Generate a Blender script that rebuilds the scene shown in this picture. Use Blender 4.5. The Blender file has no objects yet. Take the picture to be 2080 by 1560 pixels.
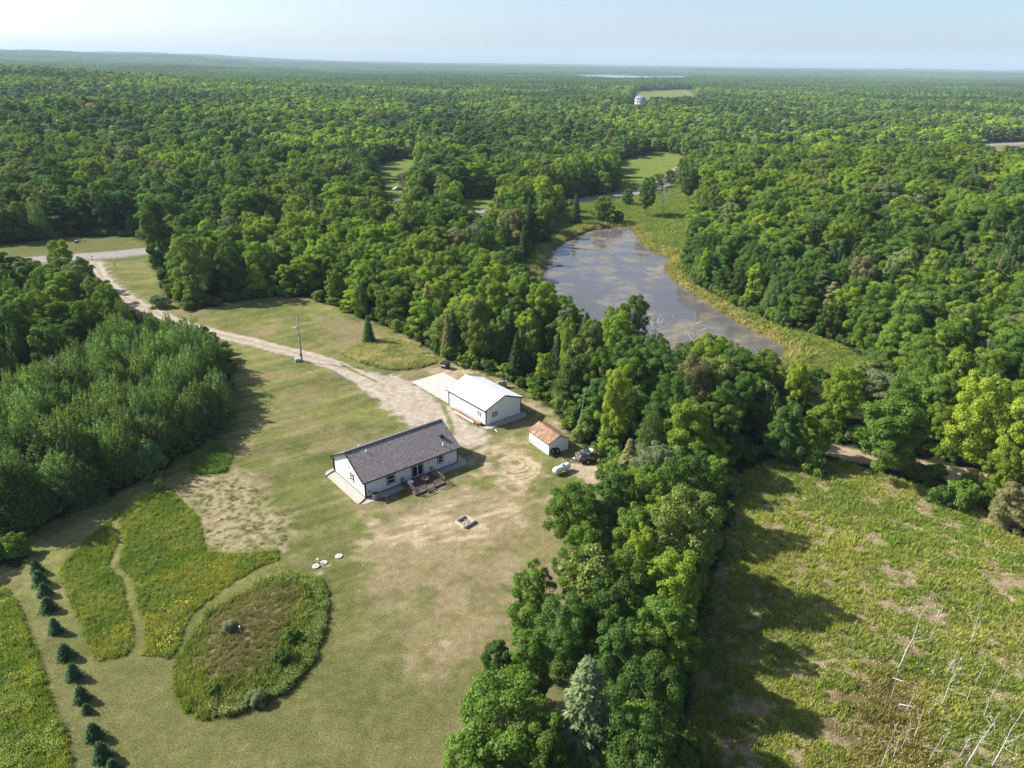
import bpy, math, random
import numpy as np
from mathutils import Vector, Matrix
rng = np.random.default_rng(7); random.seed(7)
D = bpy.data; SC = bpy.context.scene; COL = SC.collection
R_ = math.radians

# ------------------------------------------------------------------ camera
F, HC, PITCH, ROLL = 1442.0, 53.0, R_(24.2), R_(0.8)      # focal length in pixels of a 2080 px wide frame, flying height
fw = np.array([0, math.cos(PITCH), -math.sin(PITCH)])
r0 = np.array([1.0, 0, 0]); u0 = np.array([0, math.sin(PITCH), math.cos(PITCH)])
rt = r0*math.cos(ROLL) + u0*math.sin(ROLL); up = -r0*math.sin(ROLL) + u0*math.cos(ROLL)
cd = D.cameras.new('camera'); cam = D.objects.new('camera', cd); COL.objects.link(cam)
cd.sensor_width = 36; cd.lens = 36*F/2080; cd.clip_start = 0.5; cd.clip_end = 40000
M = Matrix([[rt[0], up[0], -fw[0], 0], [rt[1], up[1], -fw[1], 0], [rt[2], up[2], -fw[2], HC], [0, 0, 0, 1]])
cam.matrix_world = M; SC.camera = cam

# ------------------------------------------------------------------ sky, sun, exposure
SUN_EL, SUN_TRAVEL = R_(37), R_(-14)                       # shadows run to the right and a little towards the camera
sp = Vector((-math.cos(SUN_EL)*math.cos(SUN_TRAVEL), -math.cos(SUN_EL)*math.sin(SUN_TRAVEL), math.sin(SUN_EL)))
W = D.worlds.new('World'); SC.world = W; W.use_nodes = True
nt = W.node_tree; nt.nodes.clear()
sky = nt.nodes.new('ShaderNodeTexSky'); sky.sky_type = 'NISHITA'; sky.sun_disc = False
sky.sun_elevation = SUN_EL; sky.sun_rotation = math.atan2(sp.x, sp.y) % (2*math.pi)
sky.altitude = 300; sky.air_density = 0.7; sky.dust_density = 2.0; sky.ozone_density = 1.2
bg = nt.nodes.new('ShaderNodeBackground'); bg.inputs['Strength'].default_value = 0.09
wo = nt.nodes.new('ShaderNodeOutputWorld')
nt.links.new(sky.outputs[0], bg.inputs[0]); nt.links.new(bg.outputs[0], wo.inputs[0])
sl = D.lights.new('sun', 'SUN'); sl.energy = 4.35; sl.angle = R_(0.6); sl.color = (1.0, 0.955, 0.885)
so = D.objects.new('sun', sl); COL.objects.link(so); so.rotation_euler = sp.to_track_quat('Z', 'Y').to_euler()
SC.view_settings.view_transform = 'Standard'; SC.view_settings.look = 'None'
SC.view_settings.exposure = 1.15; SC.view_settings.gamma = 1.0; SC.view_settings.use_curve_mapping = False
HAZE = 8.5e-5                                              # density of the air
SC.render.engine = 'CYCLES'
SC.cycles.max_bounces = 6; SC.cycles.diffuse_bounces = 4; SC.cycles.glossy_bounces = 3
SC.cycles.transmission_bounces = 3; SC.cycles.volume_bounces = 1; SC.cycles.transparent_max_bounces = 8

# ------------------------------------------------------------------ survey helpers: a point of the ground from the sight line to it
def un(px, py, z=0.0):
    d = fw + rt*(px-1040)/F - up*(py-780)/F
    t = (z-HC)/d[2]
    return (d*t)[:2]
def un_plane_y(px, py, y):
    d = fw + rt*(px-1040)/F - up*(py-780)/F
    t = y/d[1]
    return np.array([d[0]*t, y, HC+d[2]*t])
def pr(x, y, z):
    w = y*fw[1] + (z-HC)*fw[2]
    return 1040+F*(x*rt[0]+y*rt[1]+(z-HC)*rt[2])/w, 780-F*(x*up[0]+y*up[1]+(z-HC)*up[2])/w, w
def P(pts, z=0.0): return np.array([un(a, b, z) for a, b in pts])
def ss(a, b, x):
    t = np.clip((x-a)/(b-a), 0, 1); return t*t*(3-2*t)
def hsh(i, j, s):
    h = (i.astype(np.int64)*374761393 + j.astype(np.int64)*668265263 + s*974711) & 0x7fffffff
    h = ((h ^ (h >> 13))*1274126177) & 0x7fffffff
    return ((h ^ (h >> 16)) & 0xffff)/65535.0
def vn(x, y, s=0):
    i = np.floor(x).astype(np.int64); j = np.floor(y).astype(np.int64); a = x-i; b = y-j
    a = a*a*(3-2*a); b = b*b*(3-2*b)
    return (hsh(i, j, s)*(1-a)+hsh(i+1, j, s)*a)*(1-b) + (hsh(i, j+1, s)*(1-a)+hsh(i+1, j+1, s)*a)*b
def fbm(x, y, s=0, o=4):
    v = 0; a = .5; t = 0
    for k in range(o):
        v = v + a*vn(x*2**k+17.3*k, y*2**k-9.1*k, s+k); t += a; a *= .55
    return v/t
def sd_poly(x, y, poly):
    """signed distance, negative inside"""
    d2 = np.full(x.shape, 1e18); ins = np.zeros(x.shape, bool); n = len(poly)
    for k in range(n):
        ax, ay = poly[k]; bx, by = poly[(k+1) % n]
        ex, ey = bx-ax, by-ay
        t = np.clip(((x-ax)*ex+(y-ay)*ey)/(ex*ex+ey*ey+1e-12), 0, 1)
        d2 = np.minimum(d2, (x-ax-t*ex)**2+(y-ay-t*ey)**2)
        c = ((ay > y) != (by > y)) & (x < (bx-ax)*(y-ay)/((by-ay) if by != ay else 1e-12)+ax)
        ins ^= c
    d = np.sqrt(d2); return np.where(ins, -d, d)
def sd_line(x, y, pts):
    d2 = np.full(x.shape, 1e18)
    for k in range(len(pts)-1):
        ax, ay = pts[k]; bx, by = pts[k+1]; ex, ey = bx-ax, by-ay
        t = np.clip(((x-ax)*ex+(y-ay)*ey)/(ex*ex+ey*ey+1e-12), 0, 1)
        d2 = np.minimum(d2, (x-ax-t*ex)**2+(y-ay-t*ey)**2)
    return np.sqrt(d2)
def smooth_line(pts, step):
    pts = np.array(pts, float); n = len(pts); out = []
    for k in range(n-1):
        p0, p1, p2, p3 = pts[max(k-1, 0)], pts[k], pts[k+1], pts[min(k+2, n-1)]
        m = max(2, int(np.hypot(*(p2-p1))/step))
        for t in np.arange(m)/m:
            out.append(.5*((2*p1)+(-p0+p2)*t+(2*p0-5*p1+4*p2-p3)*t*t+(-p0+3*p1-3*p2+p3)*t**3))
    out.append(pts[-1]); return np.array(out)

# ------------------------------------------------------------------ the plan of the place
YARD = P([(40,1150),(60,1085),(130,1045),(230,1005),(310,965),(400,915),(450,860),(475,790),(470,725),(440,697),(380,676),(330,660),(285,645),(245,625),(215,595),(190,560),(165,540),(300,524),(325,560),(335,600),(385,634),(480,612),(560,602),(620,605),(690,628),(735,648),(790,664),(835,690),(880,718),(930,742),(1000,762),(1070,797),(1120,833),(1150,872),(1180,903),(1212,935),(1235,985),(1222,1090),(1195,1250),(1160,1400),(1120,1560),(1090,1850),(-300,1850),(-300,1200)])
FIELD = P([(1500,962),(1560,935),(1640,925),(1700,935),(1870,985),(2000,1035),(2090,1095),(2600,1250),(2600,1950),(1395,1950),(1395,1560),(1405,1350),(1440,1200),(1475,1080)])
PATHL = smooth_line(P([(1655,908),(1690,915),(1790,935),(1880,952),(1960,966),(2010,972),(2150,990)]), .6)
TRAIL = P([(1900,1000),(1960,1035),(2030,1065),(2120,1110),(2300,1190)])
POND = P([(1150,490),(1200,468),(1250,461),(1285,464),(1292,482),(1312,505),(1362,525),(1347,545),(1367,570),(1410,600),(1480,645),(1540,680),(1582,700),(1596,718),(1572,738),(1480,752),(1400,748),(1300,722),(1200,672),(1130,622),(1098,575),(1105,540),(1120,510)], -1.0)
BANK = P([(1060,600),(1050,540),(1075,505),(1120,475),(1130,440),(1150,425),(1230,398),(1300,383),(1370,372),(1425,392),(1405,440),(1394,500),(1382,555),(1440,598),(1520,638),(1605,668),(1700,695),(1765,740),(1755,772),(1650,758),(1570,752),(1450,770),(1350,750),(1250,714),(1150,665),(1085,620)])
ROADL = smooth_line(P([(-500,548),(0,533),(100,526.5),(170,522),(230,518),(290,511.5),(580,478),(680,466),(900,441),(1130,415),(1220,405),(1290,396),(1335,384),(1366,368),(1380,352),(1392,342),(1440,325),(1560,316),(1800,310),(1960,302),(2010,296),(2090,291),(2300,284)]), 2.0)
VERGE = P([(-300,530),(-300,505),(0,500),(150,482),(270,483),(312,500),(318,530),(170,545),(0,562),(-300,585)])
LAWN2 = P([(1250,350),(1262,328),(1340,307),(1388,318),(1402,345),(1385,366),(1300,390),(1262,402)])
CLEARA = P([(760,350),(790,332),(850,322),(838,345),(803,360),(820,395),(835,432),(800,432),(775,385)])
CLEARB = P([(925,405),(1005,403),(1010,440),(925,432)])
CLEARC = P([(1130,312),(1180,305),(1190,312),(1140,322)])
HWYF = P([(1960,304),(2000,292),(2300,272),(2300,360),(2080,330),(2010,318)])
FARF = P([(1290,186),(1400,182),(1408,190),(1420,203),(1400,210),(1300,214)])
FARG = P([(1560,208),(1580,206),(1590,209),(1560,212)])
LAKE = P([(1165,151.8),(1240,150.6),(1380,153.6),(1400,157),(1390,166),(1260,166),(1180,160)])
GROVE = P([(62,1088),(130,1048),(230,1008),(310,968),(400,918),(445,868),(468,800),(460,760),(425,722),(330,712),(250,712),(190,740),(150,790),(60,820),(-20,850),(-120,920),(-120,1080),(0,1110)])
BEDA = P([(120,1160),(140,1130),(200,1075),(254,1027),(222,1065),(241,1099),(218,1150),(250,1179),(256,1234),(271,1268),(271,1306),(258,1331),(203,1346),(190,1335),(170,1290),(140,1220)])
BEDB = P([(237,1057),(262,1032),(310,995),(340,985),(352,1000),(402,1050),(420,1120),(480,1125),(565,1118),(567,1137),(508,1162),(457,1196),(406,1234),(381,1260),(368,1310),(347,1340),(320,1334),(286,1331),(292,1319),(296,1268),(279,1234),(271,1179),(240,1150),(254,1099)])
MOUND = P([(355,1350),(382,1306),(408,1262),(427,1240),(484,1207),(536,1178),(590,1163),(655,1180),(668,1230),(660,1280),(640,1340),(590,1400),(540,1430),(470,1455),(410,1460),(370,1440),(355,1400)])
MOUNDC = P([(420,1270),(500,1200),(580,1195),(630,1215),(570,1300),(545,1370),(470,1405),(410,1380),(400,1330)])
STRIPM = P([(-300,1215),(15,1198),(45,1260),(75,1340),(100,1420),(130,1500),(160,1620),(-300,1700)])
STUB = P([(350,985),(400,958),(480,962),(530,1000),(592,1060),(580,1112),(500,1120),(430,1118),(408,1060),(360,1020)])
GROVEM = P([(390,925),(450,895),(470,930),(455,960),(390,965)])
WEEDS = P([(690,718),(760,690),(800,690),(850,700),(885,735),(850,750),(790,752),(735,738)])
DRYA = P([(735,1085),(755,1040),(830,1010),(930,970),(1010,985),(1060,1030),(1130,1040),(1150,1100),(1125,1180),(1035,1240),(985,1330),(900,1380),(840,1330),(760,1250),(735,1150)])
DRYB = P([(745,1065),(850,1045),(950,1000),(1040,1000),(1065,1050),(970,1100),(850,1110),(755,1135)])
DIRT = P([(930,862),(985,880),(1070,895),(1075,935),(1100,965),(1095,1005),(1010,985),(955,945),(940,900)])
TRAILD = P([(1125,952),(1160,938),(1215,950),(1225,990),(1175,970)])
BACKD = P([(860,742),(930,745),(1000,765),(1075,812),(1130,850),(1165,895),(1140,885),(1100,845),(1060,822),(960,778),(905,762),(880,765)])
APRON = P([(705,752),(760,757),(812,764),(838,776),(905,823),(942,851),(987,876),(1000,895),(960,915),(930,905),(905,870),(845,870),(800,843),(752,800),(720,775)])
DRIVEL = smooth_line(P([(192,533),(203,556),(222,580),(252,602),(300,628),(350,650),(420,673),(500,692),(580,712),(650,731),(705,753),(750,780),(800,812),(850,846)]), .5)
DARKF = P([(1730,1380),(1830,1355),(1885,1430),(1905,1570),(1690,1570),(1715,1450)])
MARSH = P([(1610,690),(1690,705),(1750,748),(1690,765),(1620,745),(1590,720)])
HF = un(743, 1012); HA = R_(40); hu = np.array([math.cos(HA), math.sin(HA)]); hv = np.array([-hu[1], hu[0]])
GF = un(987, 865); GA = R_(41); gu = np.array([math.cos(GA), math.sin(GA)]); gv = np.array([-gu[1], gu[0]])
SF = un(1114, 925); SA = R_(33); su = np.array([math.cos(SA), math.sin(SA)]); sv = np.array([-su[1], su[0]])

# ------------------------------------------------------------------ terrain
def terrain(x, y):
    x = np.asarray(x, float); y = np.asarray(y, float)
    r = np.hypot(x, y)
    z = 30*np.exp(-(((x+900)/480)**2+((y-1150)/420)**2))
    z += 12*np.exp(-(((x+330)/170)**2+((y-520)/170)**2))
    z += 9*np.exp(-(((x-210)/110)**2+((y-290)/110)**2))
    z += ss(260, 700, r)*8*(fbm(x/260, y/260, 3, 3)-.5)
    az = x/np.maximum(y, 1)
    nz = .65*fbm(x/1300, y/1300, 11, 3)+.35*fbm(x/420, y/420, 12, 3)
    far = ss(4700, 7200, r)*(30 + 36*ss(-.12, -.62, az))*(.55+.85*nz)
    far += ss(8500, 11500, r)*(24 + 22*ss(-.1, -.6, az))*(.6+.7*fbm(x/1700, y/1700, 23, 2))
    far += ss(1900, 3600, r)*ss(-.2, -.55, az)*30*(.1+1.5*nz)
    z += far
    near = (np.abs(x) < 160) & (y > 10) & (y < 330)
    if near.any():
        xx, yy = x[near], y[near]
        d = sd_poly(xx, yy, POND)
        dz = -1.35*ss(3.2, -1.2, d) - .5*ss(-1, -5, d)
        dm = sd_poly(xx, yy, MOUND); dz += .75*ss(.3, -4.5, dm)
        dz += .22*(fbm(xx/9, yy/9, 41, 2)-.5)*ss(3, 14, sd_poly(xx, yy, FIELD)*-1+6)*0
        z[near] = z[near]*ss(4, 40, d) + dz
    return z
def tz(x, y): return float(terrain(np.array([float(x)]), np.array([float(y)]))[0])

# ------------------------------------------------------------------ colour of the ground cover, from the plan
def paint(x, y):
    n = len(x); big = fbm(x/7, y/7, 51); mid = fbm(x/2.1, y/2.1, 52); fine = fbm(x/.55, y/.55, 53, 3); broad = fbm(x/22, y/22, 54)
    wob = (fbm(x/1.6, y/1.6, 55)-.5)
    c = np.empty((n, 3))
    def lay(col, m):
        m = np.clip(m, 0, 1)[:, None]; c[:] = c*(1-m) + (col if isinstance(col, np.ndarray) else np.array(col))*m
    def mix(a, b, t): t = np.clip(t, 0, 1)[:, None]; return np.array(a)*(1-t)+np.array(b)*t
    def reg(poly, w=.5, amp=1.2): return ss(w, -w, sd_poly(x, y, poly)+wob*amp*2)
    c[:] = mix((.022, .032, .012), (.05, .055, .02), mid)
    # far clearings and verges
    grassf = mix((.10, .155, .03), (.19, .21, .05), big)
    for poly in (LAWN2, CLEARA, CLEARB, CLEARC, FARG): lay(grassf*np.array([1.35, 1.4, 1.15]), reg(poly, 1.5, 3))
    lay(mix((.17, .24, .05), (.26, .27, .09), big), reg(FARF, 4, 3))
    lay(mix((.20, .22, .055), (.32, .29, .12), big), reg(HWYF, 2, 3))
    lay(mix((.13, .165, .04), (.21, .20, .075), big), reg(VERGE, .8, 1.5))
    # pond bank
    bank = mix((.10, .145, .028), (.17, .18, .045), mid)
    lay(bank, reg(BANK, 1, 2))
    dp = sd_poly(x, y, POND)
    lay(mix((.15, .14, .035), (.24, .20, .08), mid), ss(4.5, .5, dp+wob*3)*.75*reg(BANK, 1, 2))
    lay((.10, .085, .04), ss(.6, -.4, dp))
    lay(mix((.14, .105, .03), (.24, .19, .07), mid), reg(MARSH, 1, 2)*.8)
    lay((.30, .25, .13), ss(.9, .3, sd_line(x, y, P([(1395,452),(1390,480),(1382,540),(1430,590),(1510,640),(1600,685),(1650,706),(1700,738)]))+wob)*.6)
    # field on the right
    t = ss(.50, .66, fbm(x/1.9, y/1.5, 61, 5)*.75+.25*fine)
    fld = mix((.17, .195, .042), (.36, .285, .17), t)
    fld = fld*(.75+.5*fbm(x/12, y/12, 62))[:, None]
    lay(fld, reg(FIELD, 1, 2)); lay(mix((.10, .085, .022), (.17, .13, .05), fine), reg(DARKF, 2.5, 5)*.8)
    lay((.45, .35, .22), ss(.8, .3, sd_line(x, y, TRAIL)+wob)*.8)
    lay(mix((.46, .35, .22), (.56, .45, .31), fine), ss(2.6, 1.8, sd_line(x, y, PATHL)+wob*2))
    # the lawn
    lawn = mix((.142, .172, .045), (.265, .265, .086), ss(.25, .75, big*.6+mid*.4))
    lawn = lawn*(.8+.4*broad)[:, None]
    dry = mix((.25, .205, .105), (.36, .285, .165), mid)
    ym = reg(YARD, .6, 1.5)
    lay(lawn, ym)
    lay(dry, ym*ss(.52, .66, fbm(x/9, y/6, 71)*.7+.3*mid)*.55)
    streak = fbm((x*.8+y*.6)/5, (-x*.6+y*.8)/.8, 72)
    lay(dry, ym*ss(.5, .7, streak)*.3)
    q_ = un(330, 560); mr_ = np.hypot(x-q_[0], y-q_[1]); ma_ = np.arctan2(y-q_[1], x-q_[0]); mow = fbm(mr_/1.1, ma_*6, 76, 3)
    c *= (1+ym*(mow-.5)*.6)[:, None]
    low = ss(64, 50, y)*ym*ss(14, 8, x)          # greener, duller turf near the spruces
    lay(mix((.14, .155, .05), (.2, .19, .08), mid), low*.75)
    lay(mix((.30, .235, .135), (.42, .335, .20), mid), reg(DRYA, 3, 5)*(.35+.5*ss(.35, .6, fbm(x/3, y/2.2, 73))))
    lay(mix((.36, .29, .165), (.60, .48, .31), ss(.3, .7, fbm((x*.9+y*.4)/2.0, (y*.9-x*.4)/.6, 74))), reg(DRYB, 2.2, 4)*(.45+.55*ss(.38, .6, mid)))
    lay(mix((.16, .19, .05), (.2, .2, .06), mid), ss(1.5, .4, sd_line(x, y, P([(985,965),(1040,985),(1120,1000),(1150,1020)]))+wob*2)*.7)
    lay(mix((.34, .265, .165), (.30, .22, .13), mid), reg(P([(1030,1240),(1090,1160),(1140,1120),(1160,1180),(1050,1290)]), 1.5, 3)*.6)
    lay((.40, .31, .19), reg(P([(1050,705),(0,0),(0,0)]), .1, 0)*0)
    lay(mix((.27, .22, .12), (.36, .28, .165), mid), reg(P([(640,640),(735,660),(790,680),(730,715),(690,700)]), 1.5, 3)*.65)
    # bare, raked plot
    st = ss(.40, .62, fbm(x/.55, y/.5, 75, 4)); lay(mix((.29, .25, .135), (.46, .38, .23), st), reg(STUB, 2, 4)*.85)
    # beds of tall herbs
    for poly in (BEDA, BEDB, STRIPM): lay(mix((.085, .12, .024), (.17, .19, .035), mid), reg(poly, .35, .5))
    lay(mix((.09, .115, .03), (.16, .16, .05), mid), reg(MOUND, .35, .6))
    lay(mix((.27, .22, .12), (.17, .165, .06), mid), reg(MOUNDC, 1.5, 3)*.85); q = un(533, 1380); lay((.50, .40, .26), ss(.9, .3, np.hypot(x-q[0], y-q[1])+wob)*.8)
    lay(mix((.30, .25, .13), (.16, .17, .06), mid), reg(WEEDS, .8, 2)*.85)
    # dirt and gravel
    gravel = mix((.47, .40, .31), (.61, .53, .43), fine)
    dirt = mix((.40, .31, .18), (.58, .46, .30), ss(.3, .7, fine*.6+.4*mid))
    lay(dirt, reg(BACKD, .8, 2)*.8*ss(.3, .5, mid))
    lay(dirt, reg(DIRT, 2, 4)*(.35+.6*ss(.36, .55, mid)))
    cx, cy = un(1040, 943); rr = np.hypot(x-cx, (y-cy)); an = np.arctan2(y-cy, x-cx)
    for r1, a0, a1, ox, oy in ((1.5, -2.8, 2.2, 0, 0), (2.2, -1.5, 2.9, .3, .1), (2.9, -2.4, 1.2, .1, -.3), (3.6, -1.6, .9, -.2, -.5), (1.0, -3.1, 1.0, .5, .4), (4.4, -1.3, .2, -.4, -.6)):
        rr = np.hypot(x-cx-ox, y-cy-oy); an = np.arctan2(y-cy-oy, x-cx-ox)
        lay((.62, .50, .34), ss(.32, .12, np.abs(rr-r1)+wob*.3)*((an > a0) & (an < a1))*.85)
    lay((.56, .44, .31), reg(TRAILD, .5, 1)*.9)
    for a, b, rad in ((1123, 1010, 1.1), (1150, 1030, .7), (1180, 1000, .6), (905, 1305, .8), (650, 1165, .8), (663, 1148, .7)):
        q = un(a, b); lay((.50, .40, .27), ss(rad, rad*.3, np.hypot(x-q[0], (y-q[1])*1.3)+wob)*.75)
    dd = sd_line(x, y, DRIVEL)
    dr = ss(2.15, 1.55, dd+wob*1.1)
    lay(gravel, dr)
    lay(mix((.38, .31, .20), (.44, .36, .25), mid), ss(.55, .2, dd+wob*.5)*dr*.75)
    lay(gravel, reg(APRON, .9, 2.2)*.96)
    lay((.42, .33, .21), reg(APRON, .9, 2.2)*ss(.58, .7, mid)*.5)
    for pl, w in (([(898,822),(906,840),(916,862),(922,882)], .45), ([(930,842),(950,855),(975,868)], .4), ([(690,738),(730,760),(765,775)], .5)):
        lay((.15, .18, .05), ss(w, w*.3, sd_line(x, y, P(pl))+wob*.8)*.8)
    lay((.36, .28, .19), ss(.5, .2, sd_line(x, y, P([(735,742),(770,762),(805,790)]))+wob*.4)*.3)
    # public road
    rd = sd_line(x, y, ROADL)
    lay((.36, .32, .24), ss(5.6, 4.2, rd+wob*1.5)*.9)
    asp = mix((.40, .36, .335), (.46, .42, .39), mid); lay(asp, ss(4.1, 3.9, rd))
    for off in (1.0, 2.9): lay((.33, .30, .29), ss(.7, .1, np.abs(rd-off))*.6)
    # the patch of rank green turf beside the grove
    lay((.10, .14, .035), reg(GROVEM, .8, 1.5)*.8)
    c *= (.56+.20*fine)[:, None]
    return c

# ------------------------------------------------------------------ mesh helpers
def obj(name, V, Fs, mat=None, parent=None, smooth=False, kind=None, uvs=None):
    me = D.meshes.new(name); me.from_pydata([tuple(v) for v in V], [], [tuple(f) for f in Fs])
    if mat: me.materials.append(mat)
    if smooth: me.polygons.foreach_set('use_smooth', [True]*len(me.polygons))
    me.update(); return link(name, me, parent, kind)
def link(name, me, parent=None, kind=None):
    o = D.objects.new(name, me); COL.objects.link(o)
    if parent is not None: o.parent = parent
    if kind: o['kind'] = kind
    return o
def quads_mesh(name, V, Q, mat, face_attr=None, smooth=False):
    me = D.meshes.new(name); nv, nf = len(V), len(Q); k = Q.shape[1]
    me.vertices.add(nv); me.vertices.foreach_set('co', np.asarray(V, np.float32).ravel())
    me.loops.add(nf*k); me.loops.foreach_set('vertex_index', np.asarray(Q, np.int32).ravel())
    me.polygons.add(nf); me.polygons.foreach_set('loop_start', np.arange(0, nf*k, k, dtype=np.int32))
    me.polygons.foreach_set('loop_total', np.full(nf, k, np.int32))
    if smooth: me.polygons.foreach_set('use_smooth', np.ones(nf, bool))
    me.update(calc_edges=True)
    if face_attr is not None:
        a = me.attributes.new('lv', 'FLOAT', 'FACE'); a.data.foreach_set('value', np.asarray(face_attr, np.float32))
    if mat: me.materials.append(mat)
    return me
def colour_attr(me, c):
    a = me.attributes.new('col', 'FLOAT_COLOR', 'POINT')
    a.data.foreach_set('color', np.hstack([c, np.ones((len(c), 1))]).astype(np.float32).ravel())
def thing(name, label, cat, loc=(0, 0, 0), rz=0.0, group=None):
    o = D.objects.new(name, None); COL.objects.link(o); o.location = loc; o.rotation_euler = (0, 0, rz)
    o.empty_display_size = .3
    return tag(o, label, cat, group)
def tag(o, label, cat, group=None, kind=None):
    o['label'] = label; o['category'] = cat
    if group: o['group'] = group
    if kind: o['kind'] = kind
    return o
class MB:
    def __init__(s): s.V = []; s.F = []
    def add(s, V, Fs):
        b = len(s.V); s.V += [tuple(v) for v in V]; s.F += [tuple(i+b for i in f) for f in Fs]; return s
    def box(s, x0, x1, y0, y1, z0, z1, rz=0, o=(0, 0, 0)):
        V = [(x0,y0,z0),(x1,y0,z0),(x1,y1,z0),(x0,y1,z0),(x0,y0,z1),(x1,y0,z1),(x1,y1,z1),(x0,y1,z1)]
        c, q = math.cos(rz), math.sin(rz)
        V = [(a*c-b*q+o[0], a*q+b*c+o[1], d+o[2]) for a, b, d in V]
        return s.add(V, [(3,2,1,0),(4,5,6,7),(0,1,5,4),(1,2,6,5),(2,3,7,6),(3,0,4,7)])
    def bar(s, p, q, w, h=None):
        p = Vector(p); q = Vector(q); h = h or w; d = (q-p).normalized()
        a = d.cross(Vector((0, 0, 1))); a = a.normalized() if a.length > 1e-4 else Vector((1, 0, 0)); b = a.cross(d).normalized()
        a *= w/2; b *= h/2
        V = [p-a-b, p+a-b, p+a+b, p-a+b, q-a-b, q+a-b, q+a+b, q-a+b]
        return s.add(V, [(0,1,2,3),(7,6,5,4),(0,4,5,1),(1,5,6,2),(2,6,7,3),(3,7,4,0)])
    def tube(s, pts, rad, n=7, cap=True):
        pts = [Vector(p) for p in pts]; b = len(s.V); m = len(pts)
        if not hasattr(rad, '__len__'): rad = [rad]*m
        for k in range(m):
            d = (pts[min(k+1, m-1)]-pts[max(k-1, 0)]).normalized()
            ref = Vector((0, 0, 1)) if abs(d.z) < .9 else Vector((1, 0, 0))
            a = d.cross(ref).normalized(); c = d.cross(a)
            for j in range(n):
                t = 2*math.pi*j/n; s.V.append(tuple(pts[k]+(a*math.cos(t)+c*math.sin(t))*rad[k]))
        for k in range(m-1):
            for j in range(n):
                s.F.append((b+k*n+j, b+k*n+(j+1) % n, b+(k+1)*n+(j+1) % n, b+(k+1)*n+j))
        if cap: s.F.append(tuple(b+j for j in range(n))[::-1]); s.F.append(tuple(b+(m-1)*n+j for j in range(n)))
        return s
    def lathe(s, prof, n=16, o=(0, 0, 0), axis='z'):
        b = len(s.V); m = len(prof)
        for r, h in prof:
            for j in range(n):
                t = 2*math.pi*j/n; a, c = r*math.cos(t), r*math.sin(t)
                s.V.append((o[0]+a, o[1]+c, o[2]+h) if axis == 'z' else (o[0]+h, o[1]+a, o[2]+c))
        for k in range(m-1):
            for j in range(n): s.F.append((b+k*n+j, b+k*n+(j+1) % n, b+(k+1)*n+(j+1) % n, b+(k+1)*n+j))
        s.F.append(tuple(b+j for j in range(n))[::-1]); s.F.append(tuple(b+(m-1)*n+j for j in range(n)))
        return s
    def build(s, name, mat, parent=None, smooth=False, kind=None): return obj(name, s.V, s.F, mat, parent, smooth, kind)

# ------------------------------------------------------------------ materials
def mat(name, col, rough=.7, spec=.3, metal=0.0):
    m = D.materials.new(name); m.use_nodes = True; b = m.node_tree.nodes['Principled BSDF']
    b.inputs['Base Color'].default_value = (*col, 1); b.inputs['Roughness'].default_value = rough
    b.inputs['Specular IOR Level'].default_value = spec; b.inputs['Metallic'].default_value = metal
    return m
def N(m, t, **kw):
    n = m.node_tree.nodes.new(t)
    for k, v in kw.items(): setattr(n, k, v)
    return n
def noisy(name, c0, c1, scale, rough=.8, spec=.2, bump=0.0, detail=5, stretch=(1, 1, 1), lo=.35, hi=.65, second=None):
    m = mat(name, c0, rough, spec); L = m.node_tree.links; b = m.node_tree.nodes['Principled BSDF']
    tc = N(m, 'ShaderNodeTexCoord'); mp = N(m, 'ShaderNodeMapping'); mp.inputs['Scale'].default_value = stretch
    nz = N(m, 'ShaderNodeTexNoise'); nz.inputs['Scale'].default_value = scale; nz.inputs['Detail'].default_value = detail
    cr = N(m, 'ShaderNodeValToRGB'); cr.color_ramp.elements[0].position = lo; cr.color_ramp.elements[1].position = hi
    cr.color_ramp.elements[0].color = (*c0, 1); cr.color_ramp.elements[1].color = (*c1, 1)
    L.new(tc.outputs['Object'], mp.inputs[0]); L.new(mp.outputs[0], nz.inputs[0]); L.new(nz.outputs[0], cr.inputs[0]); out = cr.outputs[0]
    if second:
        n2 = N(m, 'ShaderNodeTexNoise'); n2.inputs['Scale'].default_value = second[1]; n2.inputs['Detail'].default_value = 3
        r2 = N(m, 'ShaderNodeValToRGB'); r2.color_ramp.elements[0].position = second[2]; r2.color_ramp.elements[1].position = second[3]
        mx = N(m, 'ShaderNodeMix', data_type='RGBA'); mx.inputs[7].default_value = (*second[0], 1)
        L.new(tc.outputs['Object'], n2.inputs[0]); L.new(n2.outputs[0], r2.inputs[0]); L.new(r2.outputs[0], mx.inputs[0]); L.new(out, mx.inputs[6]); out = mx.outputs[2]
    L.new(out, b.inputs['Base Color'])
    if bump:
        bp = N(m, 'ShaderNodeBump'); bp.inputs['Strength'].default_value = bump; bp.inputs['Distance'].default_value = .03
        L.new(nz.outputs[0], bp.inputs['Height']); L.new(bp.outputs[0], b.inputs['Normal'])
    return m
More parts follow.
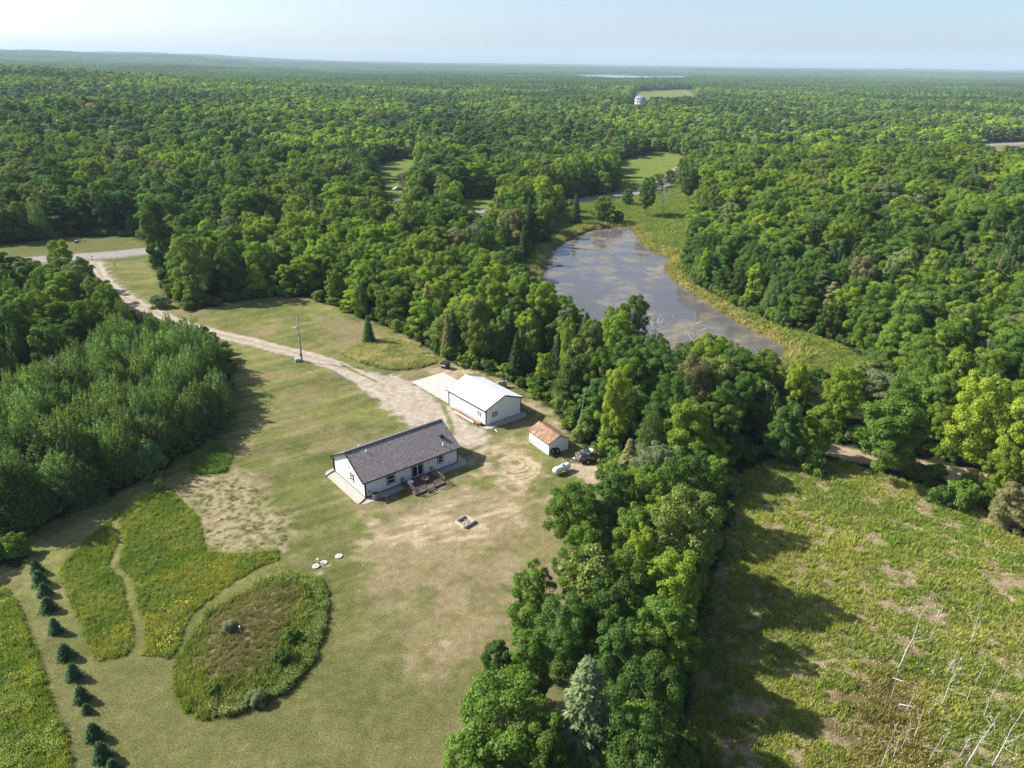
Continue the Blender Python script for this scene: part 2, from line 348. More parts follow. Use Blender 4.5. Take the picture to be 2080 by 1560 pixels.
def ground_mat(name, grain=.62, bump=.5, dist=.12):
    m = mat(name, (.2, .2, .1), .95, .05); L = m.node_tree.links; b = m.node_tree.nodes['Principled BSDF']
    at = N(m, 'ShaderNodeAttribute', attribute_name='col'); tc = N(m, 'ShaderNodeTexCoord')
    n1 = N(m, 'ShaderNodeTexNoise'); n1.inputs['Scale'].default_value = 5.5; n1.inputs['Detail'].default_value = 6; n1.inputs['Roughness'].default_value = .7
    n2 = N(m, 'ShaderNodeTexNoise'); n2.inputs['Scale'].default_value = 1.1; n2.inputs['Detail'].default_value = 4
    L.new(tc.outputs['Object'], n1.inputs[0]); L.new(tc.outputs['Object'], n2.inputs[0])
    mr = N(m, 'ShaderNodeMapRange'); mr.inputs[1].default_value = .3; mr.inputs[2].default_value = .7; mr.inputs[3].default_value = 1-grain; mr.inputs[4].default_value = 1+grain
    L.new(n1.outputs[0], mr.inputs[0])
    m2 = N(m, 'ShaderNodeMapRange'); m2.inputs[1].default_value = .3; m2.inputs[2].default_value = .7; m2.inputs[3].default_value = .84; m2.inputs[4].default_value = 1.16
    L.new(n2.outputs[0], m2.inputs[0])
    mu = N(m, 'ShaderNodeMath', operation='MULTIPLY'); L.new(mr.outputs[0], mu.inputs[0]); L.new(m2.outputs[0], mu.inputs[1])
    vm = N(m, 'ShaderNodeVectorMath', operation='SCALE'); L.new(at.outputs['Color'], vm.inputs[0]); L.new(mu.outputs[0], vm.inputs['Scale'])
    L.new(vm.outputs[0], b.inputs['Base Color'])
    bp = N(m, 'ShaderNodeBump'); bp.inputs['Strength'].default_value = bump; bp.inputs['Distance'].default_value = dist
    L.new(n1.outputs[0], bp.inputs['Height']); L.new(bp.outputs[0], b.inputs['Normal'])
    return m
def leaf_mat(name, trans=.42, vary=.45):
    m = D.materials.new(name); m.use_nodes = True; t = m.node_tree; t.nodes.clear(); L = t.links
    at = N(m, 'ShaderNodeAttribute', attribute_name='tint', attribute_type='INSTANCER')
    lv = N(m, 'ShaderNodeAttribute', attribute_name='lv')
    mr = N(m, 'ShaderNodeMapRange'); mr.inputs[3].default_value = 1-vary; mr.inputs[4].default_value = 1+vary; L.new(lv.outputs['Fac'], mr.inputs[0])
    vm = N(m, 'ShaderNodeVectorMath', operation='SCALE'); L.new(at.outputs['Color'], vm.inputs[0]); L.new(mr.outputs[0], vm.inputs['Scale'])
    v2 = N(m, 'ShaderNodeVectorMath', operation='MULTIPLY'); v2.inputs[1].default_value = (1.15, 1.3, .8); L.new(vm.outputs[0], v2.inputs[0])
    df = N(m, 'ShaderNodeBsdfDiffuse'); tr = N(m, 'ShaderNodeBsdfTranslucent'); mx = N(m, 'ShaderNodeMixShader'); mx.inputs[0].default_value = trans
    gl = N(m, 'ShaderNodeBsdfGlossy'); gl.inputs['Roughness'].default_value = .45; gl.inputs['Color'].default_value = (.9, .95, 1, 1)
    m2 = N(m, 'ShaderNodeMixShader'); m2.inputs[0].default_value = .008
    out = N(m, 'ShaderNodeOutputMaterial')
    L.new(vm.outputs[0], df.inputs[0]); L.new(v2.outputs[0], tr.inputs[0]); L.new(df.outputs[0], mx.inputs[1]); L.new(tr.outputs[0], mx.inputs[2])
    L.new(mx.outputs[0], m2.inputs[1]); L.new(gl.outputs[0], m2.inputs[2]); L.new(m2.outputs[0], out.inputs[0])
    return m
GROUND = ground_mat('ground cover'); GRAVELM = ground_mat('gravel', .3, .5, .05); ROADM = ground_mat('road surface', .10, .15, .02)
LEAF = leaf_mat('leaves'); GRASSM = leaf_mat('grass blades', .3, .35)
BARK = noisy('bark', (.10, .08, .06), (.20, .17, .14), 9, .95, .1, .4)
BIRCH = noisy('birch bark', (.62, .60, .55), (.30, .27, .24), 5, .9, .1, 0, 4, (1, 1, .5), .5, .72)
DEADW = noisy('weathered dead wood', (.34, .31, .27), (.55, .52, .47), 6, .9, .1)
GREYW = noisy('weathered grey timber', (.26, .23, .20), (.40, .36, .31), 7, .9, .1, 0, 5, (1, 1, .15))

# ------------------------------------------------------------------ the ground, one sheet to the horizon
def axis(lo, hi, step, far_lo, far_hi, ratio, fine=0, fr=1.012):
    a = list(np.arange(lo, hi+1e-6, step)); s = step
    b = [a[-1]]
    while b[-1] < far_hi: s = min(s*(fr if b[-1] < fine else ratio), 160); b.append(b[-1]+s)
    s = step; e = [lo]
    while e[-1] > far_lo: s = min(s*ratio, 160); e.append(e[-1]-s)
    return np.array(e[:0:-1]+a+b[1:])
gx = axis(-56, 46, .30, -11500, 11500, 1.045, 70); gy = axis(36, 140, .30, -300, 13400, 1.045, 275)
XX, YY = np.meshgrid(gx, gy); xf, yf = XX.ravel(), YY.ravel()
V = np.stack([xf, yf, terrain(xf, yf)], 1)
nx, ny = len(gx), len(gy); I = np.arange(nx*ny).reshape(ny, nx)
Q = np.stack([I[:-1, :-1].ravel(), I[:-1, 1:].ravel(), I[1:, 1:].ravel(), I[1:, :-1].ravel()], 1)
me = quads_mesh('ground', V, Q, GROUND, smooth=True); colour_attr(me, paint(xf, yf)); link('ground', me, kind='structure')
def strip(name, line, half, m, dz, across=8, close=False):
    t = np.gradient(line, axis=0); t /= np.linalg.norm(t, axis=1)[:, None]; nn = np.stack([-t[:, 1], t[:, 0]], 1)
    w = np.linspace(-half, half, across+1)
    pts = (line[:, None, :]+nn[:, None, :]*w[None, :, None]).reshape(-1, 2)
    V = np.column_stack([pts, terrain(pts[:, 0], pts[:, 1])+dz])
    J = np.arange(len(line)*(across+1)).reshape(len(line), across+1)
    Q = np.stack([J[:-1, :-1].ravel(), J[:-1, 1:].ravel(), J[1:, 1:].ravel(), J[1:, :-1].ravel()], 1)[:, ::-1]
    me = quads_mesh(name, V, Q, m, smooth=True); colour_attr(me, paint(pts[:, 0], pts[:, 1])); return link(name, me, kind='structure')
strip('road', ROADL, 4.0, ROADM, .05, 14)
strip('driveway', DRIVEL, 1.9, GRAVELM, .02, 14)
strip('dirt_path', PATHL, 2.2, GRAVELM, .03, 10)

# pond and far lake
def flat_poly(name, poly, z, m, kind='structure'):
    return obj(name, [(a, b, z) for a, b in poly], [tuple(range(len(poly)))], m, None, False, kind)
def water_mat():
    m = mat('pond water', (.05, .05, .045), .06, .5); L = m.node_tree.links; b = m.node_tree.nodes['Principled BSDF']
    b.inputs['IOR'].default_value = 1.36
    tc = N(m, 'ShaderNodeTexCoord')
    nz = N(m, 'ShaderNodeTexNoise'); nz.inputs['Scale'].default_value = .085; nz.inputs['Detail'].default_value = 7; nz.inputs['Roughness'].default_value = .62
    L.new(tc.outputs['Object'], nz.inputs[0])
    cr = N(m, 'ShaderNodeValToRGB'); e = cr.color_ramp.elements; e[0].position = .45; e[0].color = (0, 0, 0, 1); e[1].position = .70; e[1].color = (1, 1, 1, 1)
    L.new(nz.outputs[0], cr.inputs[0])
    n2 = N(m, 'ShaderNodeTexNoise'); n2.inputs['Scale'].default_value = .33; n2.inputs['Detail'].default_value = 6; L.new(tc.outputs['Object'], n2.inputs[0])
    c2 = N(m, 'ShaderNodeValToRGB'); c2.color_ramp.elements[0].position = .30; c2.color_ramp.elements[1].position = .66; L.new(n2.outputs[0], c2.inputs[0])
    mu = N(m, 'ShaderNodeMath', operation='MULTIPLY'); L.new(cr.outputs[0], mu.inputs[0]); L.new(c2.outputs[0], mu.inputs[1])
    mx = N(m, 'ShaderNodeMix', data_type='RGBA'); mx.inputs[6].default_value = (.10, .095, .092, 1); mx.inputs[7].default_value = (.34, .265, .15, 1)
    L.new(mu.outputs[0], mx.inputs[0]); L.new(mx.outputs[2], b.inputs['Base Color'])
    m3 = N(m, 'ShaderNodeMapRange'); m3.inputs[3].default_value = .05; m3.inputs[4].default_value = .75; L.new(mu.outputs[0], m3.inputs[0]); L.new(m3.outputs[0], b.inputs['Roughness'])
    n3 = N(m, 'ShaderNodeTexNoise'); n3.inputs['Scale'].default_value = 1.5; n3.inputs['Detail'].default_value = 3; L.new(tc.outputs['Object'], n3.inputs[0])
    bp = N(m, 'ShaderNodeBump'); bp.inputs['Strength'].default_value = .04; bp.inputs['Distance'].default_value = .05; L.new(n3.outputs[0], bp.inputs['Height']); L.new(bp.outputs[0], b.inputs['Normal'])
    return m
pw = smooth_line(np.vstack([POND, POND[:1]]), 2.0)[:-1]
tg_ = np.roll(pw, -1, 0)-np.roll(pw, 1, 0); tg_ /= np.linalg.norm(tg_, axis=1)[:, None]; nn_ = np.stack([tg_[:, 1], -tg_[:, 0]], 1); pe = pw+nn_*1.6
if sd_poly(pe[:, 0], pe[:, 1], pw).mean() < 0: pe = pw-nn_*1.6
flat_poly('pond_water', pe, -1.0, water_mat())
lk = mat('lake water', (.20, .22, .24), .12, .5)
flat_poly('lake_water', LAKE, 1.0, lk)

# ------------------------------------------------------------------ foliage builders
def nrm(a): return a/np.maximum(np.linalg.norm(a, axis=-1, keepdims=True), 1e-9)
def leaf_quads(pos, nor, size, aspect=.62, tang=None, g=None):
    n = len(pos); g = g or rng
    nor = nrm(nor); r = g.normal(size=(n, 3)) if tang is None else tang
    t = nrm(r-nor*(r*nor).sum(1, keepdims=True)); b = np.cross(nor, t)
    s = size[:, None]
    V = np.stack([pos-t*s*.5, pos+b*s*aspect*.5+nor*s*.07-t*s*.04, pos+t*s*.5-nor*s*.06, pos-b*s*aspect*.5+nor*s*.07-t*s*.04], 1).reshape(-1, 3)
    Q = np.arange(n*4).reshape(n, 4); return V, Q
def lobed(seed, H, Rr, z0, nl, nleaf, size, flat=.8, shape='dome', lr=(.26, .42)):
    """lobe centres and radii of a crown, then leaves on the outer shells of the lobes"""
    g = np.random.default_rng(seed); C = []; RR = []; ph = g.uniform(0, 6.28, 3)
    for k in range(nl):
        f = (k+.5)/nl; h = f**.85; a = k*2.39996+g.normal()*.3
        if shape == 'dome': prof = math.sqrt(max(0, 1-((h-.42)/.62)**2)) if h > .42 else .62+.38*math.sin(h/.42*math.pi/2)
        elif shape == 'column': prof = min(1, .65+h*1.2) if h < .5 else math.sqrt(max(0, 1-((h-.5)/.56)**2))
        else: prof = (1-h)**.75*1.0+.06
        q = g.uniform(.5, .86) if g.random() < .8 else g.uniform(.1, .5)
        rad = Rr*prof*q*(1+.20*math.sin(2*a+ph[0]+3*h)+.14*math.sin(3*a+ph[1]-4*h))
        lrad = Rr*g.uniform(*lr)*(1-.28*h)
        C.append((rad*math.cos(a), rad*math.sin(a), z0+(H-z0-lrad*.7)*h+lrad*.2+g.normal()*.28)); RR.append(lrad)
    C = np.array(C); RR = np.array(RR)
    w = RR**2; idx = g.choice(nl, int(nleaf*1.7), p=w/w.sum())
    out = nrm(C[idx]-np.array([0, 0, z0+(H-z0)*.35]))
    d = nrm(g.normal(size=(len(idx), 3))+out*.75+np.array([0, 0, .3]))
    # second order: each lobe is itself made of sprays
    sub = nrm(g.normal(size=(nl, 9, 3))+nrm(C-np.array([0, 0, z0+(H-z0)*.35]))[:, None, :]*.8+np.array([0, 0, .25]))
    si = g.integers(0, 9, len(idx)); sdir = sub[idx, si]
    d2 = nrm(sdir*1.0+g.normal(size=d.shape)*.42)
    d = np.where(g.random((len(idx), 1)) < .64, d2, d)
    align = (d*sdir).sum(1)
    rr = RR[idx]*(.80+.26*np.clip(align, 0, 1)**3+g.normal(size=len(idx))*.14)
    pos = C[idx]+d*rr[:, None]*np.array([1, 1, flat])
    dist = np.linalg.norm((pos[:, None, :]-C[None])/np.array([1, 1, flat]), axis=2)/RR[None]
    dist[np.arange(len(idx)), idx] = 9
    keep = (dist.min(1) > .80) | (g.random(len(idx)) < .10)
    pos, d = pos[keep][:nleaf], d[keep][:nleaf]
    pos[:, 2] = np.maximum(pos[:, 2], .15)
    nor = d+g.normal(size=pos.shape)*.5+np.array([0, 0, .35])
    V, Q = leaf_quads(pos, nor, g.uniform(size*.65, size*1.45, len(pos)), .66, None, g)
    lv = np.clip(.5+g.normal(size=len(pos))*.22, 0, 1)
    return V, Q, lv, C
def trunk_mb(H, r, C=None, seed=0, lean=(0, 0), nb=9, top=.72):
    g = random.Random(seed); mb = MB(); pts = []
    for k in range(6):
        t = k/5; pts.append((lean[0]*t+g.gauss(0, .06)*t*2, lean[1]*t+g.gauss(0, .06)*t*2, H*top*t-(.25 if k == 0 else 0)))
    mb.tube(pts, [r*(1.25 if k == 0 else 1)*(1-.78*k/5) for k in range(6)], 7)
    if C is not None:
        for i in g.sample(range(len(C)), min(nb, len(C))):
            c = C[i]; t = max(.18, min(.95, (c[2]-1.2)/(H*top)-.12)); k = t*5; a = int(k); fr = k-a
            p = Vector(pts[a]).lerp(Vector(pts[min(a+1, 5)]), fr); q = Vector(c); m_ = p.lerp(q, .5)+Vector((0, 0, -.15))
            mb.tube([p, m_, q], [r*.42*(1-.5*t), r*.26, r*.10], 5)
    return mb
PROTO = {}
def add_proto(kind, H, Rr, V, Q, lv, tmb, tm=None):
    k = len(PROTO.setdefault(kind, []))
    cm = quads_mesh(kind+' crown', V, Q, LEAF, lv)
    tme = None
    if tmb is not None:
        tme = D.meshes.new(kind+' trunk'); tme.from_pydata(tmb.V, [], tmb.F); tme.materials.append(tm or BARK); tme.update()
    PROTO[kind].append(dict(H=H, R=Rr, crown=cm, trunk=tme))
for sd, (H, Rr, z0, nl, shape, fl) in enumerate([(11, 4.0, 1.2, 80, 'dome', .8), (11, 3.6, 1.0, 72, 'dome', .85), (12, 3.3, 1.6, 76, 'column', .9), (11, 4.2, 3.0, 66, 'dome', .7), (10, 3.6, .7, 84, 'dome', .85), (12, 3.8, 2.4, 64, 'dome', .75)]):
    V, Q, lv, C = lobed(100+sd, H, Rr, z0, nl, 24000, .225, fl, shape, (.15, .33)); add_proto('broadleaf_tree', H, Rr, V, Q, lv, trunk_mb(H, .20, C, sd, nb=14))
for sd, (H, Rr) in enumerate([(12, 2.2), (11, 2.0)]):
    V, Q, lv, C = lobed(140+sd, H, Rr, 1.6, 40, 7500, .28, 1.0, 'column', (.28, .44)); add_proto('birch_tree', H, Rr, V, Q, lv, trunk_mb(H, .13, C, sd+30, nb=10, top=.9), BIRCH)
def feather(seed, H, Rr, nleaf):
    """poplar: many upright whips, each a narrow spire of leaves"""
    g = np.random.default_rng(seed); C = []; S = []
    for k in range(44):
        f = (k+.5)/44; a = k*2.39996; rad = Rr*math.sqrt(f)*.9; top = H*(1.0-.5*f**1.4)*g.uniform(.68, 1.04)
        hh = g.uniform(1.0, 1.7); C.append((rad*math.cos(a), rad*math.sin(a), top-hh)); S.append((g.uniform(.28, .5), hh))
        if k % 1 == 0 and top > 4:
            rad2 = rad*1.12+.2; C.append((rad2*math.cos(a+.4), rad2*math.sin(a+.4), g.uniform(.12, .6)*top)); S.append((g.uniform(.45, .8), g.uniform(.9, 1.4)))
    C = np.array(C); S = np.array(S); w = S[:, 0]*S[:, 1]; idx = g.choice(len(C), nleaf, p=w/w.sum())
    v = g.uniform(-1, 1, nleaf); an = g.uniform(0, 2*math.pi, nleaf); pr_ = np.where(v > 0, (1-v)**.8, np.sqrt(np.maximum(0, 1-v*v)))*g.uniform(.6, 1.1, nleaf)
    dx = np.stack([np.cos(an), np.sin(an), np.zeros(nleaf)], 1)
    pos = C[idx]+dx*(S[idx, 0]*pr_)[:, None]; pos[:, 2] += v*S[idx, 1]; pos[:, 2] = np.maximum(pos[:, 2], .15)
    nor = dx+g.normal(size=pos.shape)*.5+np.array([0, 0, .35])
    V, Q = leaf_quads(pos, nor, g.uniform(.15, .36, nleaf), .5, dx*.5+np.array([0, 0, 1.])+g.normal(size=pos.shape)*.4, g)
    return V, Q, np.clip(.5+g.normal(size=nleaf)*.22, 0, 1), C
for sd in range(3):
    V, Q, lv, C = feather(160+sd, 10, 2.3, 9500); add_proto('poplar_tree', 10, 2.3, V, Q, lv, trunk_mb(10, .13, C, 60+sd, nb=14, top=.85))
def conifer(seed, H, Rr, nleaf, size, droop=.25, gap=.0, pw=.9):
    g = np.random.default_rng(seed); P_, T_, Nn = [], [], []
    nw = max(22, int(H*2.6))
    for w in range(nw):
        z = H*(.04+.94*w/nw)+g.normal()*.05; L = Rr*(1-z/H)**pw+.12; nb = max(5, int(6+L*3))
        for b in range(nb):
            if g.random() < gap: continue
            a = 2*math.pi*b/nb+w*1.9+g.normal()*.15; Lb = L*g.uniform(.72, 1.12)
            P_.append((z, a, Lb))
    P_ = np.array(P_); wt = P_[:, 2]+.12; idx = g.choice(len(P_), nleaf, p=wt/wt.sum())
    t = g.uniform(.25, 1.03, nleaf)**.8; z, a, Lb = P_[idx].T
    ra = np.stack([np.cos(a), np.sin(a), np.zeros(nleaf)], 1); sd_ = np.stack([-np.sin(a), np.cos(a), np.zeros(nleaf)], 1)
    lat = g.normal(size=nleaf)*.16*(1-t*.5)*Lb**.6
    pos = ra*(t*Lb)[:, None]+sd_*lat[:, None]; pos[:, 2] += z-droop*Lb*t**1.5+g.normal(size=nleaf)*.05+.1*Lb*np.maximum(0, t-.8)*3
    pos[:, 2] = np.maximum(pos[:, 2], .05)
    nor = np.array([0, 0, 1.])+ra*.35+g.normal(size=pos.shape)*.45
    V, Q = leaf_quads(pos, nor, g.uniform(size*.7, size*1.3, nleaf), .42, ra+sd_*(np.sign(lat)*.6)[:, None]+g.normal(size=pos.shape)*.25, g)
    return V, Q, np.clip(.35+.3*t+g.normal(size=nleaf)*.16, 0, 1)
for sd in range(3):
    V, Q, lv = conifer(180+sd, 12, 2.7, 9500, .42, .28, .06); add_proto('spruce_tree', 12, 2.7, V, Q, lv, trunk_mb(12, .17, None, 80+sd, top=.96))
for sd in range(3):
    V, Q, lv = conifer(190+sd, 2.0, .85, 3200, .17, .10, .05, .7); add_proto('young_spruce', 2.0, .85, V, Q, lv, trunk_mb(2.0, .04, None, 90+sd, top=.95))
for sd in range(2):
    V, Q, lv, C = lobed(200+sd, 14, 3.4, 2.5, 40, 9000, .34, .42, 'cone', (.2, .36)); add_proto('pine_tree', 14, 3.4, V, Q, lv, trunk_mb(14, .22, C, 100+sd, nb=16, top=.95))
for sd in range(3):
    V, Q, lv, C = lobed(220+sd, 2.6, 1.6, .15, 20, 3000, .24, .85, 'dome', (.32, .5)); add_proto('shrub', 2.6, 1.6, V, Q, lv, trunk_mb(2.6, .05, C, 120+sd, nb=8, top=.6))
for sd, (H, Rr, sh, fl, z0) in enumerate([(11, 4.0, 'dome', .8, 1), (12, 3.4, 'column', .9, 1), (11, 3.8, 'dome', .75, 2), (13, 3.0, 'cone', .5, 1)]):
    V, Q, lv, C = lobed(240+sd, H, Rr, z0, 30, 2200, .72, fl, sh); add_proto('far_tree', H, Rr, V, Q, lv, None)
def patch(seed):
    Vs, Qs, ls = [], [], []; g = np.random.default_rng(seed); b = 0
    for i in range(7):
        for j in range(7):
            k = g.integers(0, 4); H = g.uniform(9, 15); Rr = g.uniform(3.6, 5.4)
            V, Q, lv, C = lobed(int(g.integers(1e6)), H, Rr, 3, 9, 150, 2.2, .75, 'dome' if k else 'cone', (.34, .5))
            V = V+np.array([(i-3+g.normal()*.25)*8.2, (j-3+g.normal()*.25)*8.2, 0]); Vs.append(V); Qs.append(Q+b); b += len(V); ls.append(np.clip(lv*.7+g.uniform(-.1, .4), 0, 1))
    return np.vstack(Vs), np.vstack(Qs), np.hstack(ls)
for sd in range(3):
    V, Q, lv = patch(300+sd); add_proto('canopy_patch', 12, 28, V, Q, lv, None)
def tuft(seed, nb, h, spread, w, herb=False):
    g = np.random.default_rng(seed); V = []; Fs = []; lv = []
    for k in range(nb):
        a = g.uniform(0, 2*math.pi); r = spread*math.sqrt(g.random()); x, y = r*math.cos(a), r*math.sin(a)
        hh = h*g.uniform(.5, 1.1); ln = g.uniform(.1, .5)*hh; da = g.uniform(0, 2*math.pi); dx, dy = math.cos(da), math.sin(da); wx, wy = -dy*w, dx*w
        b = len(V); V += [(x-wx, y-wy, 0), (x+wx, y+wy, 0), (x+dx*ln*.35+wx*.8, y+dy*ln*.35+wy*.8, hh*.6), (x+dx*ln*.35-wx*.8, y+dy*ln*.35-wy*.8, hh*.6), (x+dx*ln, y+dy*ln, hh)]
        Fs += [(b, b+1, b+2, b+3), (b+3, b+2, b+4, b+4)]; v = float(np.clip(.5+g.normal()*.25, 0, 1)); lv += [v, min(1, v+.15)]
    Fs = [f if len(set(f)) == 4 else f[:3] for f in Fs]
    me = D.meshes.new('tuft'); me.from_pydata(V, [], Fs); me.materials.append(GRASSM); me.update()
    a = me.attributes.new('lv', 'FLOAT', 'FACE'); a.data.foreach_set('value', np.array(lv, np.float32))
    return me
PROTO['tuft'] = [dict(H=.6, R=.3, crown=tuft(400+k, 22, .55, .34, .022)) for k in range(3)] 
PROTO['short_tuft'] = [dict(H=.3, R=.3, crown=tuft(410+k, 20, .26, .32, .026)) for k in range(3)]
def herb(seed, h, flower=False):
    g = np.random.default_rng(seed); n = 70; pos = g.normal(size=(n, 3))*np.array([.2, .2, 0]); pos[:, 2] = h*g.uniform(.1, 1, n)**.7
    nor = g.normal(size=(n, 3))*.5+np.array([0, 0, 1]); V, Q = leaf_quads(pos, nor, g.uniform(.08, .2, n), .5, None, g)
    me = quads_mesh('herb', V, Q, GRASSM, np.clip(.5+g.normal(size=n)*.25, 0, 1)); return me
PROTO['herb'] = [dict(H=.7, R=.3, crown=herb(420+k, .75)) for k in range(3)]

# ------------------------------------------------------------------ scattered stuff: instances inside one object
def scatter(name, pts, rot, scl, tint, pick, meshes, kind='stuff', label=None, cat=None):
    me = D.meshes.new(name); n = len(pts); me.vertices.add(n); me.vertices.foreach_set('co', np.asarray(pts, np.float32).ravel())
    for nm, ty, key, arr in (('rot', 'FLOAT_VECTOR', 'vector', rot), ('scl', 'FLOAT_VECTOR', 'vector', scl), ('tint', 'FLOAT_COLOR', 'color', np.hstack([tint, np.ones((n, 1))])), ('pick', 'INT', 'value', pick)):
        a = me.attributes.new(nm, ty, 'POINT'); a.data.foreach_set(key, np.asarray(arr, np.int32 if ty == 'INT' else np.float32).ravel())
    o = link(name, me, kind=kind)
    if label: tag(o, label, cat)
    g = D.node_groups.new(name, 'GeometryNodeTree')
    g.interface.new_socket('Geometry', in_out='INPUT', socket_type='NodeSocketGeometry'); g.interface.new_socket('Geometry', in_out='OUTPUT', socket_type='NodeSocketGeometry')
    gi = g.nodes.new('NodeGroupInput'); go = g.nodes.new('NodeGroupOutput'); ip = g.nodes.new('GeometryNodeInstanceOnPoints'); gti = g.nodes.new('GeometryNodeGeometryToInstance')
    for m_ in meshes[::-1]:
        po = D.objects.new(m_.name+' source', m_); oi = g.nodes.new('GeometryNodeObjectInfo'); oi.inputs['Object'].default_value = po; oi.inputs['As Instance'].default_value = False
        g.links.new(oi.outputs['Geometry'], gti.inputs[0])
    def na(nm, ty):
        a = g.nodes.new('GeometryNodeInputNamedAttribute'); a.data_type = ty; a.inputs['Name'].default_value = nm; return a.outputs['Attribute']
    er = g.nodes.new('FunctionNodeEulerToRotation'); g.links.new(na('rot', 'FLOAT_VECTOR'), er.inputs[0])
    g.links.new(gi.outputs[0], ip.inputs['Points']); g.links.new(gti.outputs[0], ip.inputs['Instance']); ip.inputs['Pick Instance'].default_value = True
    g.links.new(na('pick', 'INT'), ip.inputs['Instance Index']); g.links.new(er.outputs[0], ip.inputs['Rotation']); g.links.new(na('scl', 'FLOAT_VECTOR'), ip.inputs['Scale'])
    g.links.new(ip.outputs[0], go.inputs[0])
    md = o.modifiers.new('scatter', 'NODES'); md.node_group = g
    return o

# ------------------------------------------------------------------ trees
TINT = dict(mid=(.138, .225, .034), dark=(.084, .150, .028), yg=(.215, .300, .034), cool=(.110, .200, .044), olive=(.195, .250, .056), yellow=(.32, .39, .042), lime=(.24, .355, .042), orange=(.52, .36, .07), spruce=(.076, .132, .048), grey=(.21, .26, .125), pale=(.175, .272, .044), poplar=(.155, .235, .066), tan=(.27, .26, .11))
WORD = dict(mid='mid-green', dark='dark green', yg='yellow-green', cool='cool green', olive='olive green', yellow='bright yellow', lime='lime green', orange='orange-tinged', spruce='deep green', grey='grey-green', pale='fresh green', poplar='soft green', tan='tan-green')
COUNT = {}
def make_tree(kind, x, y, H, Rr, tint, label, group=None, variant=None, rz=None, cat='tree', lean=0.0):
    pl = PROTO[kind]; p = pl[variant % len(pl)] if variant is not None else random.choice(pl)
    COUNT[kind] = COUNT.get(kind, 0)+1
    t = thing(kind, label, cat, (x, y, tz(x, y)), random.uniform(0, 6.28) if rz is None else rz, group)
    sx = Rr/p['R']*random.uniform(.95, 1.05); t.scale = (sx, sx, H/p['H'])
    if lean: t.rotation_euler[1] = lean
    if p.get('trunk'): link('trunk', p['trunk'], t)
    c = link('crown', p['crown'], t); c['tint'] = [float(v) for v in (TINT[tint] if isinstance(tint, str) else tint)]
    return t
HAND = []
def hand(kind, cx, cy, H, Rr, tint, label, group=None, variant=None, rz=None, cat='tree', lean=0.0, zc=.6):
    x, y = un(cx, cy, H*zc); HAND.append((x, y, Rr)); j = np.array(TINT[tint])*random.uniform(.92, 1.08)
    return make_tree(kind, x, y, H, Rr, j, label, group, variant, rz, cat, lean)
B = 'broadleaf_tree'
# the strip of trees between lawn and field (crown centre in the survey picture, height, radius)
SG = 'trees of the strip between lawn and field'
hand(B, 1165, 1045, 9.5, 3.2, 'mid', 'feathery green ash with open branches at the lawn edge below the gas tank', SG, 3)
hand(B, 1245, 1015, 10, 3.0, 'cool', 'cool green round tree just behind the feathery ash below the gas tank', SG, 1)
hand(B, 1385, 1085, 12.5, 4.6, 'olive', 'large domed olive-green tree with billowing crown at the field edge', SG, 0)
hand(B, 1290, 1090, 9.5, 2.6, 'pale', 'slim fresh green tree left of the large olive dome', SG, 2)
hand(B, 1180, 1125, 8.5, 2.7, 'mid', 'small round green tree under the feathery ash, beside the lawn', SG, 4)
hand(B, 1080, 1215, 9, 2.4, 'pale', 'bushy willow-green tree jutting furthest into the lawn', SG, 1)
hand('birch_tree', 1195, 1190, 10.5, 2.4, 'olive', 'thin-leaved birch with white trunk amid the strip', SG, 0)
hand(B, 1270, 1185, 9.5, 2.7, 'mid', 'green tree right of the white-trunked birch', SG, 4)
hand(B, 1305, 1135, 10, 1.9, 'yellow', 'yellowing slender tree beside the large olive dome', SG, 2)
hand(B, 1370, 1200, 10, 3.2, 'yg', 'yellow-green tree in front of the large olive dome', SG, 1)
hand(B, 1150, 1280, 9, 2.6, 'cool', 'dark leafy tree between the willow-green tree and the pale spruce', SG, 0)
hand(B, 1240, 1255, 10, 3.0, 'dark', 'dark round tree in the middle of the strip', SG, 4)
hand(B, 1345, 1300, 10.5, 3.2, 'mid', 'broad green tree on the field side above the pale spruce', SG, 5)
hand(B, 1010, 1360, 7.5, 1.7, 'dark', 'dark pointed tree at the lawn edge above the big bottom maple', SG, 2)
hand(B, 1075, 1350, 9, 2.2, 'mid', 'narrow green tree between the dark pointed tree and the pale spruce', SG, 2)
hand(B, 1030, 1470, 9.5, 3.9, 'mid', 'big spreading bright green maple at the bottom of the strip', SG, 3)
hand('spruce_tree', 1190, 1425, 13, 3.7, 'grey', 'tall pale grey-green spruce rising at the bottom of the strip', SG, 0, zc=.62)
hand(B, 1320, 1420, 10, 3.0, 'dark', 'dark green tree right of the pale spruce on the field side', SG, 0)
hand(B, 1255, 1340, 9.5, 2.6, 'cool', 'cool green tree just behind the tip of the pale spruce', SG, 1)
hand(B, 1100, 1530, 8, 2.6, 'mid', 'low green tree between the big maple and the pale spruce foot', SG, 4)
hand(B, 1290, 1540, 9, 2.8, 'dark', 'dark tree at the bottom edge right of the pale spruce', SG, 0)
hand('shrub', 1385, 1525, 2.8, 1.9, 'mid', 'low leafy shrub at the bottom edge beside the shaded field', None, 0, cat='shrub')
hand(B, 960, 1545, 7, 2.2, 'pale', 'small tree at the bottom edge below the big maple', SG, 1)
hand(B, 1330, 1010, 10, 3.0, 'mid', 'green tree directly behind the large olive dome', SG, 4)
hand(B, 1400, 985, 10.5, 3.0, 'dark', 'dark tree at the head of the strip near the field corner', SG, 0)
